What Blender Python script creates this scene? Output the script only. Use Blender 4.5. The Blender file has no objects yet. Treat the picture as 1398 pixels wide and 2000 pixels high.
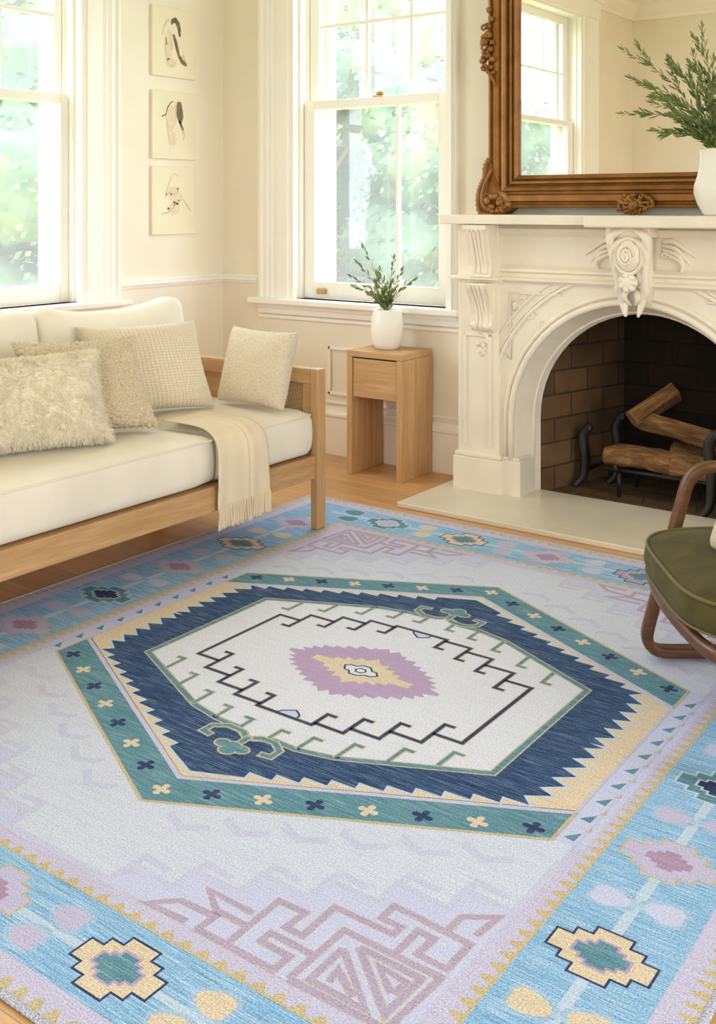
import bpy, bmesh, math, random
from mathutils import Vector, Matrix, noise
random.seed(7)
C = bpy.context.scene.collection
PI = math.pi
FX, FZ = 0.0, 0.0

# ------------------------------------------------------------------ materials
def new_mat(name):
    m = bpy.data.materials.new(name); m.use_nodes = True
    nt = m.node_tree; b = nt.nodes['Principled BSDF']
    return m, nt, b
def lin(c):
    return tuple((x/12.92 if x <= .04045 else ((x+.055)/1.055)**2.4) for x in [v/255 for v in c]) + (1,)
def ramp(nt, stops, fac):
    r = nt.nodes.new('ShaderNodeValToRGB')
    while len(r.color_ramp.elements) > 1: r.color_ramp.elements.remove(r.color_ramp.elements[0])
    r.color_ramp.elements[0].position = stops[0][0]; r.color_ramp.elements[0].color = stops[0][1]
    for p, c in stops[1:]:
        e = r.color_ramp.elements.new(p); e.color = c
    nt.links.new(fac, r.inputs[0]); return r.outputs[0]
def coords(nt, scale=(1,1,1), kind='Object', rot=(0,0,0)):
    t = nt.nodes.new('ShaderNodeTexCoord'); m = nt.nodes.new('ShaderNodeMapping')
    m.inputs['Scale'].default_value = scale; m.inputs['Rotation'].default_value = rot
    nt.links.new(t.outputs[kind], m.inputs[0]); return m.outputs[0]
def noise_tex(nt, vec, scale=5, detail=3, rough=.5, dist=0):
    n = nt.nodes.new('ShaderNodeTexNoise'); n.inputs['Scale'].default_value = scale
    n.inputs['Detail'].default_value = detail; n.inputs['Roughness'].default_value = rough
    n.inputs['Distortion'].default_value = dist
    nt.links.new(vec, n.inputs['Vector']); return n.outputs[0]
def bump(nt, b, height, strength=.3, dist=.01, prev=None):
    n = nt.nodes.new('ShaderNodeBump'); n.inputs['Strength'].default_value = strength
    n.inputs['Distance'].default_value = dist; nt.links.new(height, n.inputs['Height'])
    if prev: nt.links.new(prev, n.inputs['Normal'])
    nt.links.new(n.outputs[0], b.inputs['Normal']); return n.outputs[0]
def scl(c, k): return tuple(min(1, x*k) for x in c[:3]) + (1,)
def math_node(nt, op, a, b=None, v=None):
    n = nt.nodes.new('ShaderNodeMath'); n.operation = op
    nt.links.new(a, n.inputs[0])
    if b is not None: nt.links.new(b, n.inputs[1])
    if v is not None: n.inputs[1].default_value = v
    return n.outputs[0]

def paint(name, col, rough=.55, var=.03, scale=3):
    m, nt, b = new_mat(name); c = lin(col)
    f = noise_tex(nt, coords(nt), scale, 4)
    nt.links.new(ramp(nt, [(.3, scl(c, 1-var)), (.7, scl(c, 1+var))], f), b.inputs['Base Color'])
    b.inputs['Roughness'].default_value = rough
    bump(nt, b, noise_tex(nt, coords(nt), 120, 3), .06, .002)
    return m
def wood(name, dark, light, axis='x', rough=.42, scale=9, stretch=14):
    m, nt, b = new_mat(name)
    s = {'x': (1, stretch, stretch), 'y': (stretch, 1, stretch), 'z': (stretch, stretch, 1)}[axis]
    v = coords(nt, s)
    f = noise_tex(nt, v, scale*.35, 6, .62, .6)
    f2 = noise_tex(nt, v, scale*2.2, 4, .6, .2)
    f = math_node(nt, 'ADD', math_node(nt, 'MULTIPLY', f, v=.72), math_node(nt, 'MULTIPLY', f2, v=.28))
    nt.links.new(ramp(nt, [(.3, lin(dark)), (.52, lin([(a+c)/2 for a, c in zip(dark, light)])), (.7, lin(light))], f), b.inputs['Base Color'])
    b.inputs['Roughness'].default_value = rough
    bump(nt, b, f2, .12, .002)
    return m
def fabric(name, col, weave=500, strength=.35, rough=.9, sheen=.3, var=.05, kind='Object', col2=None, blotch=8):
    m, nt, b = new_mat(name); c = lin(col); d = lin(col2) if col2 else scl(c, 1-var*2)
    f = noise_tex(nt, coords(nt), blotch, 3)
    nt.links.new(ramp(nt, [(.3, d), (.7, c)], f), b.inputs['Base Color'])
    b.inputs['Roughness'].default_value = rough
    b.inputs['Sheen Weight'].default_value = sheen*.4
    n = noise_tex(nt, coords(nt, kind=kind), weave, 2, .6)
    bump(nt, b, n, strength, .003)
    return m

# yarn: streaks along the weft (object x) and a fine knotted speckle
def yarn(name, col, streak=.3, speck=.25, light=None):
    m, nt, b = new_mat(name); c = lin(col)
    lt = lin(light) if light else scl(c, 1.5)
    s1 = noise_tex(nt, coords(nt, (3.0, 150, 1)), 1.6, 4, .6)
    s2 = noise_tex(nt, coords(nt, (14, 520, 1)), 1.0, 2, .6)
    sp = noise_tex(nt, coords(nt, (260, 330, 1)), 1.0, 2, .75)
    a = math_node(nt, 'ADD', math_node(nt, 'MULTIPLY', s1, v=.42), math_node(nt, 'MULTIPLY', s2, v=.58))
    mixed = ramp(nt, [(.5-.15, scl(c, 1-streak*.55)), (.5, c), (.5+.12, tuple(c[i]*(1-streak)+lt[i]*streak for i in range(3))+(1,))], a)
    mul = nt.nodes.new('ShaderNodeMix'); mul.data_type = 'RGBA'; mul.blend_type = 'MULTIPLY'; mul.inputs[0].default_value = 1
    speck *= 1.35
    g = ramp(nt, [(.33, (1-speck*1.15, 1-speck*1.1, 1-speck, 1)), (.52, (1, 1, 1, 1)), (.7, (1+speck*.9,)*3+(1,))], sp)
    nt.links.new(mixed, mul.inputs[6]); nt.links.new(g, mul.inputs[7])
    nt.links.new(mul.outputs[2], b.inputs['Base Color'])
    b.inputs['Roughness'].default_value = .92; b.inputs['Specular IOR Level'].default_value = .15
    bump(nt, b, sp, .25, .0015)
    return m

M = {}
M['wall'] = paint('warm_cream_wall_paint', (242, 233, 216), .6)
M['trim'] = paint('ivory_gloss_trim_paint', (250, 246, 238), .35, .015)
M['ceiling'] = paint('white_ceiling_paint', (251, 250, 247), .8)
M['marble'] = paint('aged_ivory_marble', (240, 230, 212), .38, .05, 6)
M['hearth'] = paint('honed_limestone', (226, 217, 200), .3, .05, 5)
M['ceramic'] = paint('matte_white_ceramic', (244, 239, 230), .35, .01)
M['oak_x'] = wood('natural_oak_x', (180, 138, 92), (216, 178, 130), 'x')
M['oak_y'] = wood('natural_oak_y', (178, 136, 90), (214, 175, 126), 'y')
M['oak_z'] = wood('natural_oak_z', (182, 140, 94), (218, 180, 132), 'z')
M['walnut'] = wood('walnut', (70, 42, 24), (128, 84, 50), 'x', .32, 12, 9)
M['bark'] = wood('split_firewood', (70, 44, 24), (190, 142, 88), 'x', .9, 22, 7)
M['linen'] = fabric('ivory_upholstery_linen', (245, 235, 218), 650, .3, blotch=5)
M['fur'] = fabric('cream_long_pile', (252, 243, 222), 300, .2, .95, .5, .06)
M['boucle'] = fabric('oatmeal_boucle', (240, 224, 192), 220, .5, .95, .5, .1)
M['knit'] = fabric('cream_slub_weave', (244, 233, 212), 260, .5, .95, .4)
M['throw'] = fabric('cream_wool_throw', (242, 224, 194), 400, .4, .95, .5)
M['velvet'] = fabric('moss_green_velvet', (95, 87, 50), 500, .12, .85, .15, .2, col2=(74, 67, 38), blotch=14); M['velvet'].node_tree.nodes['Principled BSDF'].inputs['Specular IOR Level'].default_value = .15
M['piping'] = fabric('green_velvet_piping', (112, 104, 58), 500, .1, .8, .2)
M['iron'] = paint('black_cast_iron', (34, 32, 31), .5, .2, 20)
M['bark_tree'] = paint('tree_bark', (110, 90, 66), .9, .2, 8)
M['stem'] = paint('green_stem', (112, 124, 62), .6, .1, 20)
M['leaf'] = fabric('grey_green_leaf', (144, 158, 96), 60, .1, .55, 0, .2, col2=(92, 114, 60), blotch=30)
M['paper'] = paint('cream_art_paper', (240, 229, 205), .8, .02)
M['ink'] = paint('sepia_ink', (122, 108, 84), .9, .25, 40)
M['ink_pale'] = paint('pale_wash_ink', (216, 201, 172), .9, .08, 40)
M['blush'] = paint('blush_wash', (233, 214, 188), .9, .06, 30)
M['brass'] = new_mat('aged_brass')[0]
_b = M['brass'].node_tree.nodes['Principled BSDF']; _b.inputs['Base Color'].default_value = lin((196, 160, 100)); _b.inputs['Metallic'].default_value = .7; _b.inputs['Roughness'].default_value = .4

def nubby(name, c1, c2, scale, stretch=(1, 1, 1), st=.8):
    m, nt, b = new_mat(name)
    v = nt.nodes.new('ShaderNodeTexVoronoi'); v.inputs['Scale'].default_value = scale
    nt.links.new(coords(nt, stretch), v.inputs['Vector'])
    nt.links.new(ramp(nt, [(.15, lin(c1)), (.75, lin(c2))], v.outputs['Distance']), b.inputs['Base Color'])
    b.inputs['Roughness'].default_value = .95; b.inputs['Sheen Weight'].default_value = .2
    inv = math_node(nt, 'MULTIPLY', v.outputs['Distance'], v=-1.0)
    bump(nt, b, inv, st, .008)
    return m
M['boucle'] = nubby('oatmeal_boucle_loops', (247, 235, 210), (222, 200, 162), 185)
M['knit'] = nubby('cream_slub_loops', (246, 234, 212), (228, 210, 180), 130, (1, 1, 2.2), .6)
# gauze: crinkled grid in the pillow's own uv
def gauze():
    m, nt, b = new_mat('crinkled_cotton_gauze')
    t = nt.nodes.new('ShaderNodeTexCoord')
    def wave(direction, sc, dist):
        w = nt.nodes.new('ShaderNodeTexWave'); w.bands_direction = direction; w.inputs['Scale'].default_value = sc
        w.inputs['Distortion'].default_value = dist; w.inputs['Detail'].default_value = 2; w.inputs['Detail Scale'].default_value = 2.5
        nt.links.new(t.outputs['UV'], w.inputs[0]); return w.outputs['Fac']
    a = wave('X', 14, 2.0); c = wave('Y', 15, 2.0)
    h = math_node(nt, 'ADD', math_node(nt, 'MULTIPLY', a, v=.55), math_node(nt, 'MULTIPLY', c, v=.5))
    nt.links.new(ramp(nt, [(.2, lin((222, 206, 176))), (.8, lin((240, 228, 206)))], h), b.inputs['Base Color'])
    b.inputs['Roughness'].default_value = .95; b.inputs['Sheen Weight'].default_value = .3
    bump(nt, b, h, .6, .006)
    return m
M['gauze'] = gauze()

def gilt():
    m, nt, b = new_mat('antique_gilt_wood')
    f = noise_tex(nt, coords(nt, (1, 1, 1)), 9, 4, .6)
    nt.links.new(ramp(nt, [(.3, lin((134, 88, 38))), (.5, lin((152, 102, 47))), (.75, lin((174, 124, 64)))], f), b.inputs['Base Color'])
    b.inputs['Metallic'].default_value = .35; b.inputs['Roughness'].default_value = .42
    bump(nt, b, noise_tex(nt, coords(nt), 140, 3), .12, .002)
    return m
M['gilt'] = gilt()
m, nt, b = new_mat('silvered_mirror_glass'); b.inputs['Base Color'].default_value = (.98, .98, .96, 1); b.inputs['Metallic'].default_value = 1; b.inputs['Roughness'].default_value = .01
M['mirror'] = m

def brick(name='sooty_firebrick', k=1.0):
    m, nt, b = new_mat(name)
    t = nt.nodes.new('ShaderNodeTexCoord')
    br = nt.nodes.new('ShaderNodeTexBrick'); br.inputs['Scale'].default_value = 1
    br.inputs['Brick Width'].default_value = .23; br.inputs['Row Height'].default_value = .105; br.inputs['Mortar Size'].default_value = .005
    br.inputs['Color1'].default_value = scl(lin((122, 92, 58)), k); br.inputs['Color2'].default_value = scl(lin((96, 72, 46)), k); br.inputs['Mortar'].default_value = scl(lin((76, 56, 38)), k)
    nt.links.new(t.outputs['UV'], br.inputs[0])
    soot = noise_tex(nt, coords(nt), 5, 4)
    mx = nt.nodes.new('ShaderNodeMix'); mx.data_type = 'RGBA'; mx.blend_type = 'MULTIPLY'; mx.inputs[0].default_value = .7
    nt.links.new(br.outputs[0], mx.inputs[6]); nt.links.new(ramp(nt, [(.3, (.35, .33, .3, 1)), (.7, (1, 1, 1, 1))], soot), mx.inputs[7])
    nt.links.new(mx.outputs[2], b.inputs['Base Color']); b.inputs['Roughness'].default_value = .95
    bump(nt, b, br.outputs['Fac'], -.5, .006)
    return m
M['brick'] = brick()
M['brick_soot_shade'] = brick('soot_and_shade_firebrick', .16)  # darker brick copy: soot plus the firebox's inner shade put into the colour
M['soot'] = paint('soot_black_lining', (30, 25, 20), .95, .2, 5)

def floorboards():
    m, nt, b = new_mat('honey_oak_floorboards')
    t = nt.nodes.new('ShaderNodeTexCoord')
    br = nt.nodes.new('ShaderNodeTexBrick'); br.inputs['Scale'].default_value = 1
    br.inputs['Brick Width'].default_value = 2.1; br.inputs['Row Height'].default_value = .17; br.inputs['Mortar Size'].default_value = .0012
    br.inputs['Color1'].default_value = (.9, .9, .9, 1); br.inputs['Color2'].default_value = (1.08, 1.08, 1.08, 1); br.inputs['Mortar'].default_value = (.62, .55, .5, 1)
    nt.links.new(t.outputs['Object'], br.inputs[0])
    f = noise_tex(nt, coords(nt, (1, 13, 1)), 3.2, 6, .6, .8)
    mx = nt.nodes.new('ShaderNodeMix'); mx.data_type = 'RGBA'; mx.blend_type = 'MULTIPLY'; mx.inputs[0].default_value = 1
    nt.links.new(ramp(nt, [(.3, lin((196, 146, 96))), (.55, lin((212, 164, 112))), (.75, lin((224, 180, 130)))], f), mx.inputs[6])
    nt.links.new(br.outputs[0], mx.inputs[7]); nt.links.new(mx.outputs[2], b.inputs['Base Color'])
    b.inputs['Roughness'].default_value = .38
    bump(nt, b, f, .05, .002)
    return m
M['floor'] = floorboards()

def rattan():
    m, nt, b = new_mat('woven_rattan')
    c = nt.nodes.new('ShaderNodeTexChecker'); c.inputs['Scale'].default_value = 170
    c.inputs['Color1'].default_value = lin((190, 162, 122)); c.inputs['Color2'].default_value = lin((150, 122, 84))
    nt.links.new(coords(nt, rot=(.6, .6, .6)), c.inputs[0])
    nt.links.new(c.outputs[0], b.inputs['Base Color']); b.inputs['Roughness'].default_value = .6
    bump(nt, b, c.outputs[1], .4, .003)
    return m
M['rattan'] = rattan()

def pane():
    m = bpy.data.materials.new('lightly_hazed_window_glass'); m.use_nodes = True; nt = m.node_tree
    nt.nodes.remove(nt.nodes['Principled BSDF']); out = nt.nodes['Material Output']
    tr = nt.nodes.new('ShaderNodeBsdfTransparent'); tr.inputs[0].default_value = (.97, .98, .97, 1)
    hz = nt.nodes.new('ShaderNodeBsdfTranslucent'); hz.inputs[0].default_value = (1, 1, 1, 1)
    gl = nt.nodes.new('ShaderNodeBsdfGlossy'); gl.inputs['Roughness'].default_value = .02
    a = nt.nodes.new('ShaderNodeMixShader'); a.inputs[0].default_value = HAZE
    c = nt.nodes.new('ShaderNodeMixShader'); c.inputs[0].default_value = .04
    nt.links.new(tr.outputs[0], a.inputs[1]); nt.links.new(hz.outputs[0], a.inputs[2])
    nt.links.new(a.outputs[0], c.inputs[1]); nt.links.new(gl.outputs[0], c.inputs[2]); nt.links.new(c.outputs[0], out.inputs[0])
    return m
HAZE = .06
M['pane'] = pane()

def leafy(name, c1, c2, c3):
    m, nt, b = new_mat(name)
    f = noise_tex(nt, coords(nt), .9, 5, .65)
    nt.links.new(ramp(nt, [(.32, lin(c1)), (.5, lin(c2)), (.68, lin(c3))], f), b.inputs['Base Color'])
    b.inputs['Roughness'].default_value = .7
    return m
M['tree1'] = leafy('blue_green_foliage', (54, 78, 62), (70, 94, 70), (124, 134, 80))
M['tree2'] = leafy('yellow_green_foliage', (72, 92, 58), (104, 118, 70), (150, 148, 92))
M['lawn'] = leafy('lawn_grass', (96, 120, 70), (120, 142, 84), (146, 160, 96))

# ------------------------------------------------------------------ mesh helpers
def link(o): C.objects.link(o); return o
def obj(name, bm, mat, parent=None, loc=(0,0,0), rot=(0,0,0), smooth=False, mats=None):
    me = bpy.data.meshes.new(name)
    if isinstance(bm, bmesh.types.BMesh):
        bmesh.ops.recalc_face_normals(bm, faces=bm.faces) if not getattr(bm, 'keep', False) else None
        bm.to_mesh(me); bm.free()
    for mm in (mats or [mat]): me.materials.append(mm)
    if smooth:
        for p in me.polygons: p.use_smooth = True
    o = bpy.data.objects.new(name, me); link(o)
    o.location = loc; o.rotation_euler = rot
    if parent: o.parent = parent
    return o
def obj_data(name, verts, faces, mat, parent=None, loc=(0,0,0), rot=(0,0,0), smooth=False, mats=None, fm=None):
    me = bpy.data.meshes.new(name); me.from_pydata(verts, [], faces)
    for mm in (mats or [mat]): me.materials.append(mm)
    if fm: me.polygons.foreach_set('material_index', fm)
    if smooth: me.polygons.foreach_set('use_smooth', [True]*len(faces))
    me.update()
    o = bpy.data.objects.new(name, me); link(o); o.location = loc; o.rotation_euler = rot
    if parent: o.parent = parent
    return o
def tag(o, label=None, cat=None, group=None, kind=None):
    if label: o['label'] = label
    if cat: o['category'] = cat
    if group: o['group'] = group
    if kind: o['kind'] = kind
    return o
def empty(name, loc=(0,0,0), rz=0):
    o = bpy.data.objects.new(name, None); link(o); o.location = loc; o.rotation_euler = (0, 0, rz); o.empty_display_size = .1
    return o
def box(bm, x0, x1, y0, y1, z0, z1, bev=0, seg=2, mtx=None):
    r = bmesh.ops.create_cube(bm, size=1)
    vs = r['verts']
    for v in vs:
        v.co = Vector(((x0+x1)/2+v.co.x*(x1-x0), (y0+y1)/2+v.co.y*(y1-y0), (z0+z1)/2+v.co.z*(z1-z0)))
    if bev > 0:
        es = list({e for v in vs for e in v.link_edges})
        rr = bmesh.ops.bevel(bm, geom=es, offset=bev, segments=seg, profile=.6, affect='EDGES')
        vs = list({v for f in rr['faces'] for v in f.verts} | {v for v in vs if v.is_valid})
    if mtx: bmesh.ops.transform(bm, matrix=mtx, verts=vs)
def NB(): return bmesh.new()
def bx(name, x0, x1, y0, y1, z0, z1, mat, parent=None, bev=.003, smooth=False):
    b_ = NB(); box(b_, x0, x1, y0, y1, z0, z1, bev); return obj(name, b_, mat, parent, smooth=smooth)
def tube(bm, pts, rad, n=10, closed=False, sx=1, sy=1, up=Vector((0, 0, 1))):
    pts = [Vector(p) for p in pts]; N = len(pts)
    rads = rad if isinstance(rad, (list, tuple)) else [rad]*N
    rings = []; prev = None
    for i, p in enumerate(pts):
        a = pts[i-1] if (i > 0 or closed) else p; c = pts[(i+1) % N] if (i < N-1 or closed) else p
        t = (c-a).normalized()
        if prev is None:
            side = t.cross(up)
            if side.length < 1e-3: side = t.cross(Vector((1, 0, 0)))
        else:
            side = prev - t*prev.dot(t)
        side.normalize(); prev = side
        nn = side.cross(t).normalized()
        rings.append([bm.verts.new(p + side*math.cos(2*PI*k/n)*rads[i]*sx + nn*math.sin(2*PI*k/n)*rads[i]*sy) for k in range(n)])
    for i in range(N if closed else N-1):
        A, B = rings[i], rings[(i+1) % N]
        for k in range(n):
            bm.faces.new((A[k], A[(k+1) % n], B[(k+1) % n], B[k]))
    if not closed:
        bm.faces.new(rings[0][::-1]); bm.faces.new(rings[-1])
def lathe(bm, prof, n=48, cx=0, cy=0, z=0):
    rings = []
    for r, h in prof:
        rings.append([bm.verts.new((cx+r*math.cos(2*PI*k/n), cy+r*math.sin(2*PI*k/n), z+h)) for k in range(n)] if r > 1e-6 else [bm.verts.new((cx, cy, z+h))])
    for A, B in zip(rings, rings[1:]):
        for k in range(n):
            if len(A) == 1 and len(B) == 1: continue
            if len(A) == 1: bm.faces.new((A[0], B[k], B[(k+1) % n]))
            elif len(B) == 1: bm.faces.new((A[k], A[(k+1) % n], B[0]))
            else: bm.faces.new((A[k], A[(k+1) % n], B[(k+1) % n], B[k]))
def blob(bm, c, r, sx=1, sy=1, sz=1, sub=2, amp=0, fr=10, mtx=None):
    rr = bmesh.ops.create_icosphere(bm, subdivisions=sub, radius=1)
    for v in rr['verts']:
        p = v.co.copy(); d = 1+amp*noise.noise(p*fr*.3+Vector(c)*7)
        q = Vector((p.x*sx, p.y*sy, p.z*sz))*r*d
        if mtx: q = mtx @ q
        v.co = q + Vector(c)
def extrude_profile(bm, prof, p0, p1, axis_a, axis_b):
    """closed profile (a,b) in plane axis_a, axis_b extruded from p0 to p1"""
    p0, p1, A, B = Vector(p0), Vector(p1), Vector(axis_a), Vector(axis_b)
    v0 = [bm.verts.new(p0+A*a+B*c) for a, c in prof]; v1 = [bm.verts.new(p1+A*a+B*c) for a, c in prof]
    n = len(prof)
    for i in range(n): bm.faces.new((v0[i], v0[(i+1) % n], v1[(i+1) % n], v1[i]))
    bm.faces.new(v0[::-1]); bm.faces.new(v1)
def smooth_curve(pts, per=8):
    pts = [Vector(p) for p in pts]; out = []
    for i in range(len(pts)-1):
        p0 = pts[max(i-1, 0)]; p1 = pts[i]; p2 = pts[i+1]; p3 = pts[min(i+2, len(pts)-1)]
        for k in range(per):
            t = k/per
            out.append(.5*((2*p1)+(-p0+p2)*t+(2*p0-5*p1+4*p2-p3)*t*t+(-p0+3*p1-3*p2+p3)*t**3))
    out.append(pts[-1]); return out

# ------------------------------------------------------------------ room shell
XL, YB, YF, XR, ZC = -4.06, 4.317, -1.72, 2.7, 3.24
TH = .24
def wall_with_holes(name, a0, a1, z0, z1, holes, place):
    """wall in local (a, depth, z); depth 0..TH behind the room face"""
    xs = sorted({a0, a1} | {h[0] for h in holes} | {h[1] for h in holes})
    zs = sorted({z0, z1} | {h[2] for h in holes} | {h[3] for h in holes})
    b_ = NB(); vg = {}
    solid = lambda i, j: (0 <= i < len(xs)-1 and 0 <= j < len(zs)-1 and not any(h[0] <= (xs[i]+xs[i+1])/2 <= h[1] and h[2] <= (zs[j]+zs[j+1])/2 <= h[3] for h in holes))
    def V(x, d, z):
        k = (round(x, 5), d, round(z, 5))
        if k not in vg: vg[k] = b_.verts.new(place(x, d, z))
        return vg[k]
    for i in range(len(xs)-1):
        for j in range(len(zs)-1):
            if not solid(i, j): continue
            x, X, z, Z = xs[i], xs[i+1], zs[j], zs[j+1]
            b_.faces.new((V(x,0,z), V(X,0,z), V(X,0,Z), V(x,0,Z))); b_.faces.new((V(x,TH,Z), V(X,TH,Z), V(X,TH,z), V(x,TH,z)))
            if not solid(i-1, j): b_.faces.new((V(x,0,z), V(x,0,Z), V(x,TH,Z), V(x,TH,z)))
            if not solid(i+1, j): b_.faces.new((V(X,0,Z), V(X,0,z), V(X,TH,z), V(X,TH,Z)))
            if not solid(i, j-1): b_.faces.new((V(X,0,z), V(x,0,z), V(x,TH,z), V(X,TH,z)))
            if not solid(i, j+1): b_.faces.new((V(x,0,Z), V(X,0,Z), V(X,TH,Z), V(x,TH,Z)))
    return tag(obj(name, b_, M['wall']), kind='structure')
pl_left = lambda a, d, z: (XL-d, a, z)
pl_back = lambda a, d, z: (a, YB+d, z)
pl_right = lambda a, d, z: (XR+d, a, z)
pl_front = lambda a, d, z: (a, YF-d, z)

# window specs: local a-range of opening, z-range
W1 = dict(n=1, a0=2.17, a1=3.335, z0=.80, z1=2.66, meet=1.765)      # left wall, over the sofa
W2 = dict(n=2, a0=-3.56, a1=-2.60, z0=.775, z1=2.68, meet=1.78)      # back wall
W3 = dict(n=3, a0=-.47, a1=.82, z0=.80, z1=2.98, meet=2.0)           # left wall, seen in the mirror
W4_fill = dict(n=4, a0=.3, a1=2.9, z0=.35, z1=2.85, meet=1.7)  # right wall, unseen, added to brighten the room
W5_fill = dict(n=5, a0=-.7, a1=1.0, z0=.6, z1=2.75, meet=1.7)  # front wall, unseen, added behind the camera for frontal fill light
hole = lambda w: (w['a0'], w['a1'], w['z0'], w['z1'])
wall_with_holes('wall_left', YF-TH, YB+TH, 0, ZC, [hole(W1), hole(W3)], pl_left)
wall_with_holes('wall_back', XL, XR, 0, ZC, [hole(W2), (-2.16, -1.09, 0, .93)], pl_back)
wall_with_holes('wall_right', YF-TH, YB+TH, 0, ZC, [hole(W4_fill)], pl_right)
wall_with_holes('wall_front', XL, XR, 0, ZC, [hole(W5_fill)], pl_front)
b_ = NB(); box(b_, XL-TH, XR+TH, YF-TH, YB+TH, -.12, 0); tag(obj('floor', b_, M['floor']), kind='structure')
b_ = NB(); box(b_, XL-TH, XR+TH, YF-TH, YB+TH, ZC, ZC+.12); tag(obj('ceiling', b_, M['ceiling']), kind='structure')

def window(w, cas_l, cas_r, place_rz, origin, sash_l, sash_r, cols_up, rows_up, cols_lo, seen=True, sillz=None):
    """local frame: x along the wall, y into the wall (outside +), z up"""
    root = empty('window_%d' % w['n'], origin, place_rz); root['kind'] = 'structure'
    T = M['trim']; a0, a1, z0, z1, mt = w['a0'], w['a1'], w['z0'], w['z1'], w['meet']
    # fluted casings
    def casing(x0, x1, flip):
        W_ = x1-x0
        prof = [(0, 0), (0, -.012), (.01, -.03), (.028, -.034), (.04, -.022), (.055, -.022), (.065, -.030), (.085, -.022), (.10, -.030), (.115, -.022)]
        prof = [(p*W_/.23 if W_ > .1 else p*W_/.23, q) for p, q in prof] + [(W_*.60, -.022), (W_*.62, -.034), (W_*.93, -.034), (W_*.96, -.026), (W_, -.026), (W_, 0)]
        b_ = NB()
        if flip: extrude_profile(b_, prof, (x1, 0, z0-.0), (x1, 0, z1+.0), (-1, 0, 0), (0, 1, 0))
        else: extrude_profile(b_, prof, (x0, 0, z0), (x0, 0, z1), (1, 0, 0), (0, 1, 0))
        obj('casing', b_, T, root)
    casing(cas_l, a0, False); casing(a1, cas_r, True)
    b_ = NB(); box(b_, cas_l-.01, cas_r+.01, -.04, 0, z1, z1+.16, .006); box(b_, cas_l-.04, cas_r+.04, -.07, 0, z1+.16, z1+.20, .008)
    obj('head_casing', b_, T, root)
    # jamb lining with parting stops
    b_ = NB()
    for s, x in ((1, a0), (-1, a1)):
        def J(u0, u1, y0, y1):
            xa, xb = sorted((x+s*u0, x+s*u1)); box(b_, xa, xb, y0, y1, z0, z1, .001)
        J(0, .018, -.024, TH); J(.018, .034, .02, .045); J(.018, .03, .088, .10)
    box(b_, a0, a1, -.02, TH, z1-.02, z1, .001); box(b_, a0, a1, .15, TH+.03, z0-.02, z0+.02, .001)
    obj('jamb', b_, T, root)
    # stool and apron
    b_ = NB(); box(b_, cas_l-.03, cas_r+.03, -.075, .06, z0-.03, z0, .008, 3); obj('sill', b_, T, root)
    b_ = NB(); box(b_, cas_l, cas_r, -.03, 0, z0-.055, z0-.03, .004); box(b_, cas_l, cas_r, -.018, 0, z0-.085, z0-.055, .004)
    obj('apron', b_, T, root)
    # lower sash  y .048-.088, upper sash y .10-.14
    def sash(nm, x0, x1, za, zb, y0, y1, st, br, tr, cols, rows):
        s = NB()
        box(s, x0, x0+st, y0, y1, za, zb, .004); box(s, x1-st, x1, y0, y1, za, zb, .004)
        box(s, x0+st, x1-st, y0, y1, za, za+br, .004); box(s, x0+st, x1-st, y0, y1, zb-tr, zb, .004)
        o = obj(nm, s, T, root)
        yy = (y0+y1)/2; mm = NB()
        for c in cols: box(mm, c-.009, c+.009, yy-.012, yy+.012, za+br, zb-tr, .003)
        for r in rows: box(mm, x0+st, x1-st, yy-.011, yy+.011, r-.009, r+.009, .003)
        if cols or rows: obj('glazing_bars', mm, T, o)
        else: mm.free()
        bx('glass_pane', x0+st-.004, x1-st+.004, yy-.002, yy+.002, za+br-.004, zb-tr+.004, M['pane'], o, 0)
        return o
    lo = sash('lower_sash', a0+.034, a1-.034, z0+.004, mt+.022, .046, .088, sash_l, .085, .045, cols_lo, [])
    up = sash('upper_sash', a0+.03, a1-.03, mt-.022, z1-.02, .10, .14, sash_l*.9, .045, .06, cols_up, rows_up)
    # outside storm surround, seen through the glass
    b_ = NB()
    xo = a0+.034+sash_l+.028; xi = a1-.034-sash_r-.012
    box(b_, a0+.018, xo, .17, .20, z0, z1, .003); box(b_, xi, a1-.018, .17, .20, z0, z1, .003)
    obj('storm_frame', b_, T, root)
    if seen:
        b_ = NB(); cxm = a0+.52*(a1-a0)
        box(b_, cxm-.03, cxm+.03, .05, .085, mt+.022, mt+.030, .002); blob(b_, (cxm+.008, .065, mt+.04), .016, 1.6, 1, .8)
        obj('sash_lock', b_, M['brass'], root, smooth=True)
        b_ = NB(); box(b_, a0+.125, a0+.185, .032, .047, z0+.028, z0+.056, .006); obj('sash_lift', b_, M['brass'], root)
    return root
window(W1, 2.17-.235, 3.335+.235, PI/2, (XL, 0, 0), .045, .045, [2.45, 2.71, 2.965], [2.165], [2.74], True)
window(W2, -3.79, -2.555, 0, (0, YB, 0), .068, .05, [-3.166, -2.896], [2.195], [-2.945], True)
window(W3, -.845, 1.05, PI/2, (XL, 0, 0), .12, .10, [.278, .03], [2.445, 2.90], [], False)

# unseen windows added to the right and front walls as daylight fill, same style
def fill_window(w, rz, origin, flip):
    a0, a1 = (-w['a1'], -w['a0']) if flip else (w['a0'], w['a1'])
    w2 = dict(w, a0=a0, a1=a1); n = 3; step = (a1-a0)/(n+1)
    return window(w2, a0-.15, a1+.15, rz, origin, .06, .06, [a0+step*k for k in (1, 2, 3)], [], [a0+step*k for k in (1, 2, 3)], False)
fill_window(W4_fill, -PI/2, (XR, 0, 0), True)
fill_window(W5_fill, PI, (0, YF, 0), True)

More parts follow.
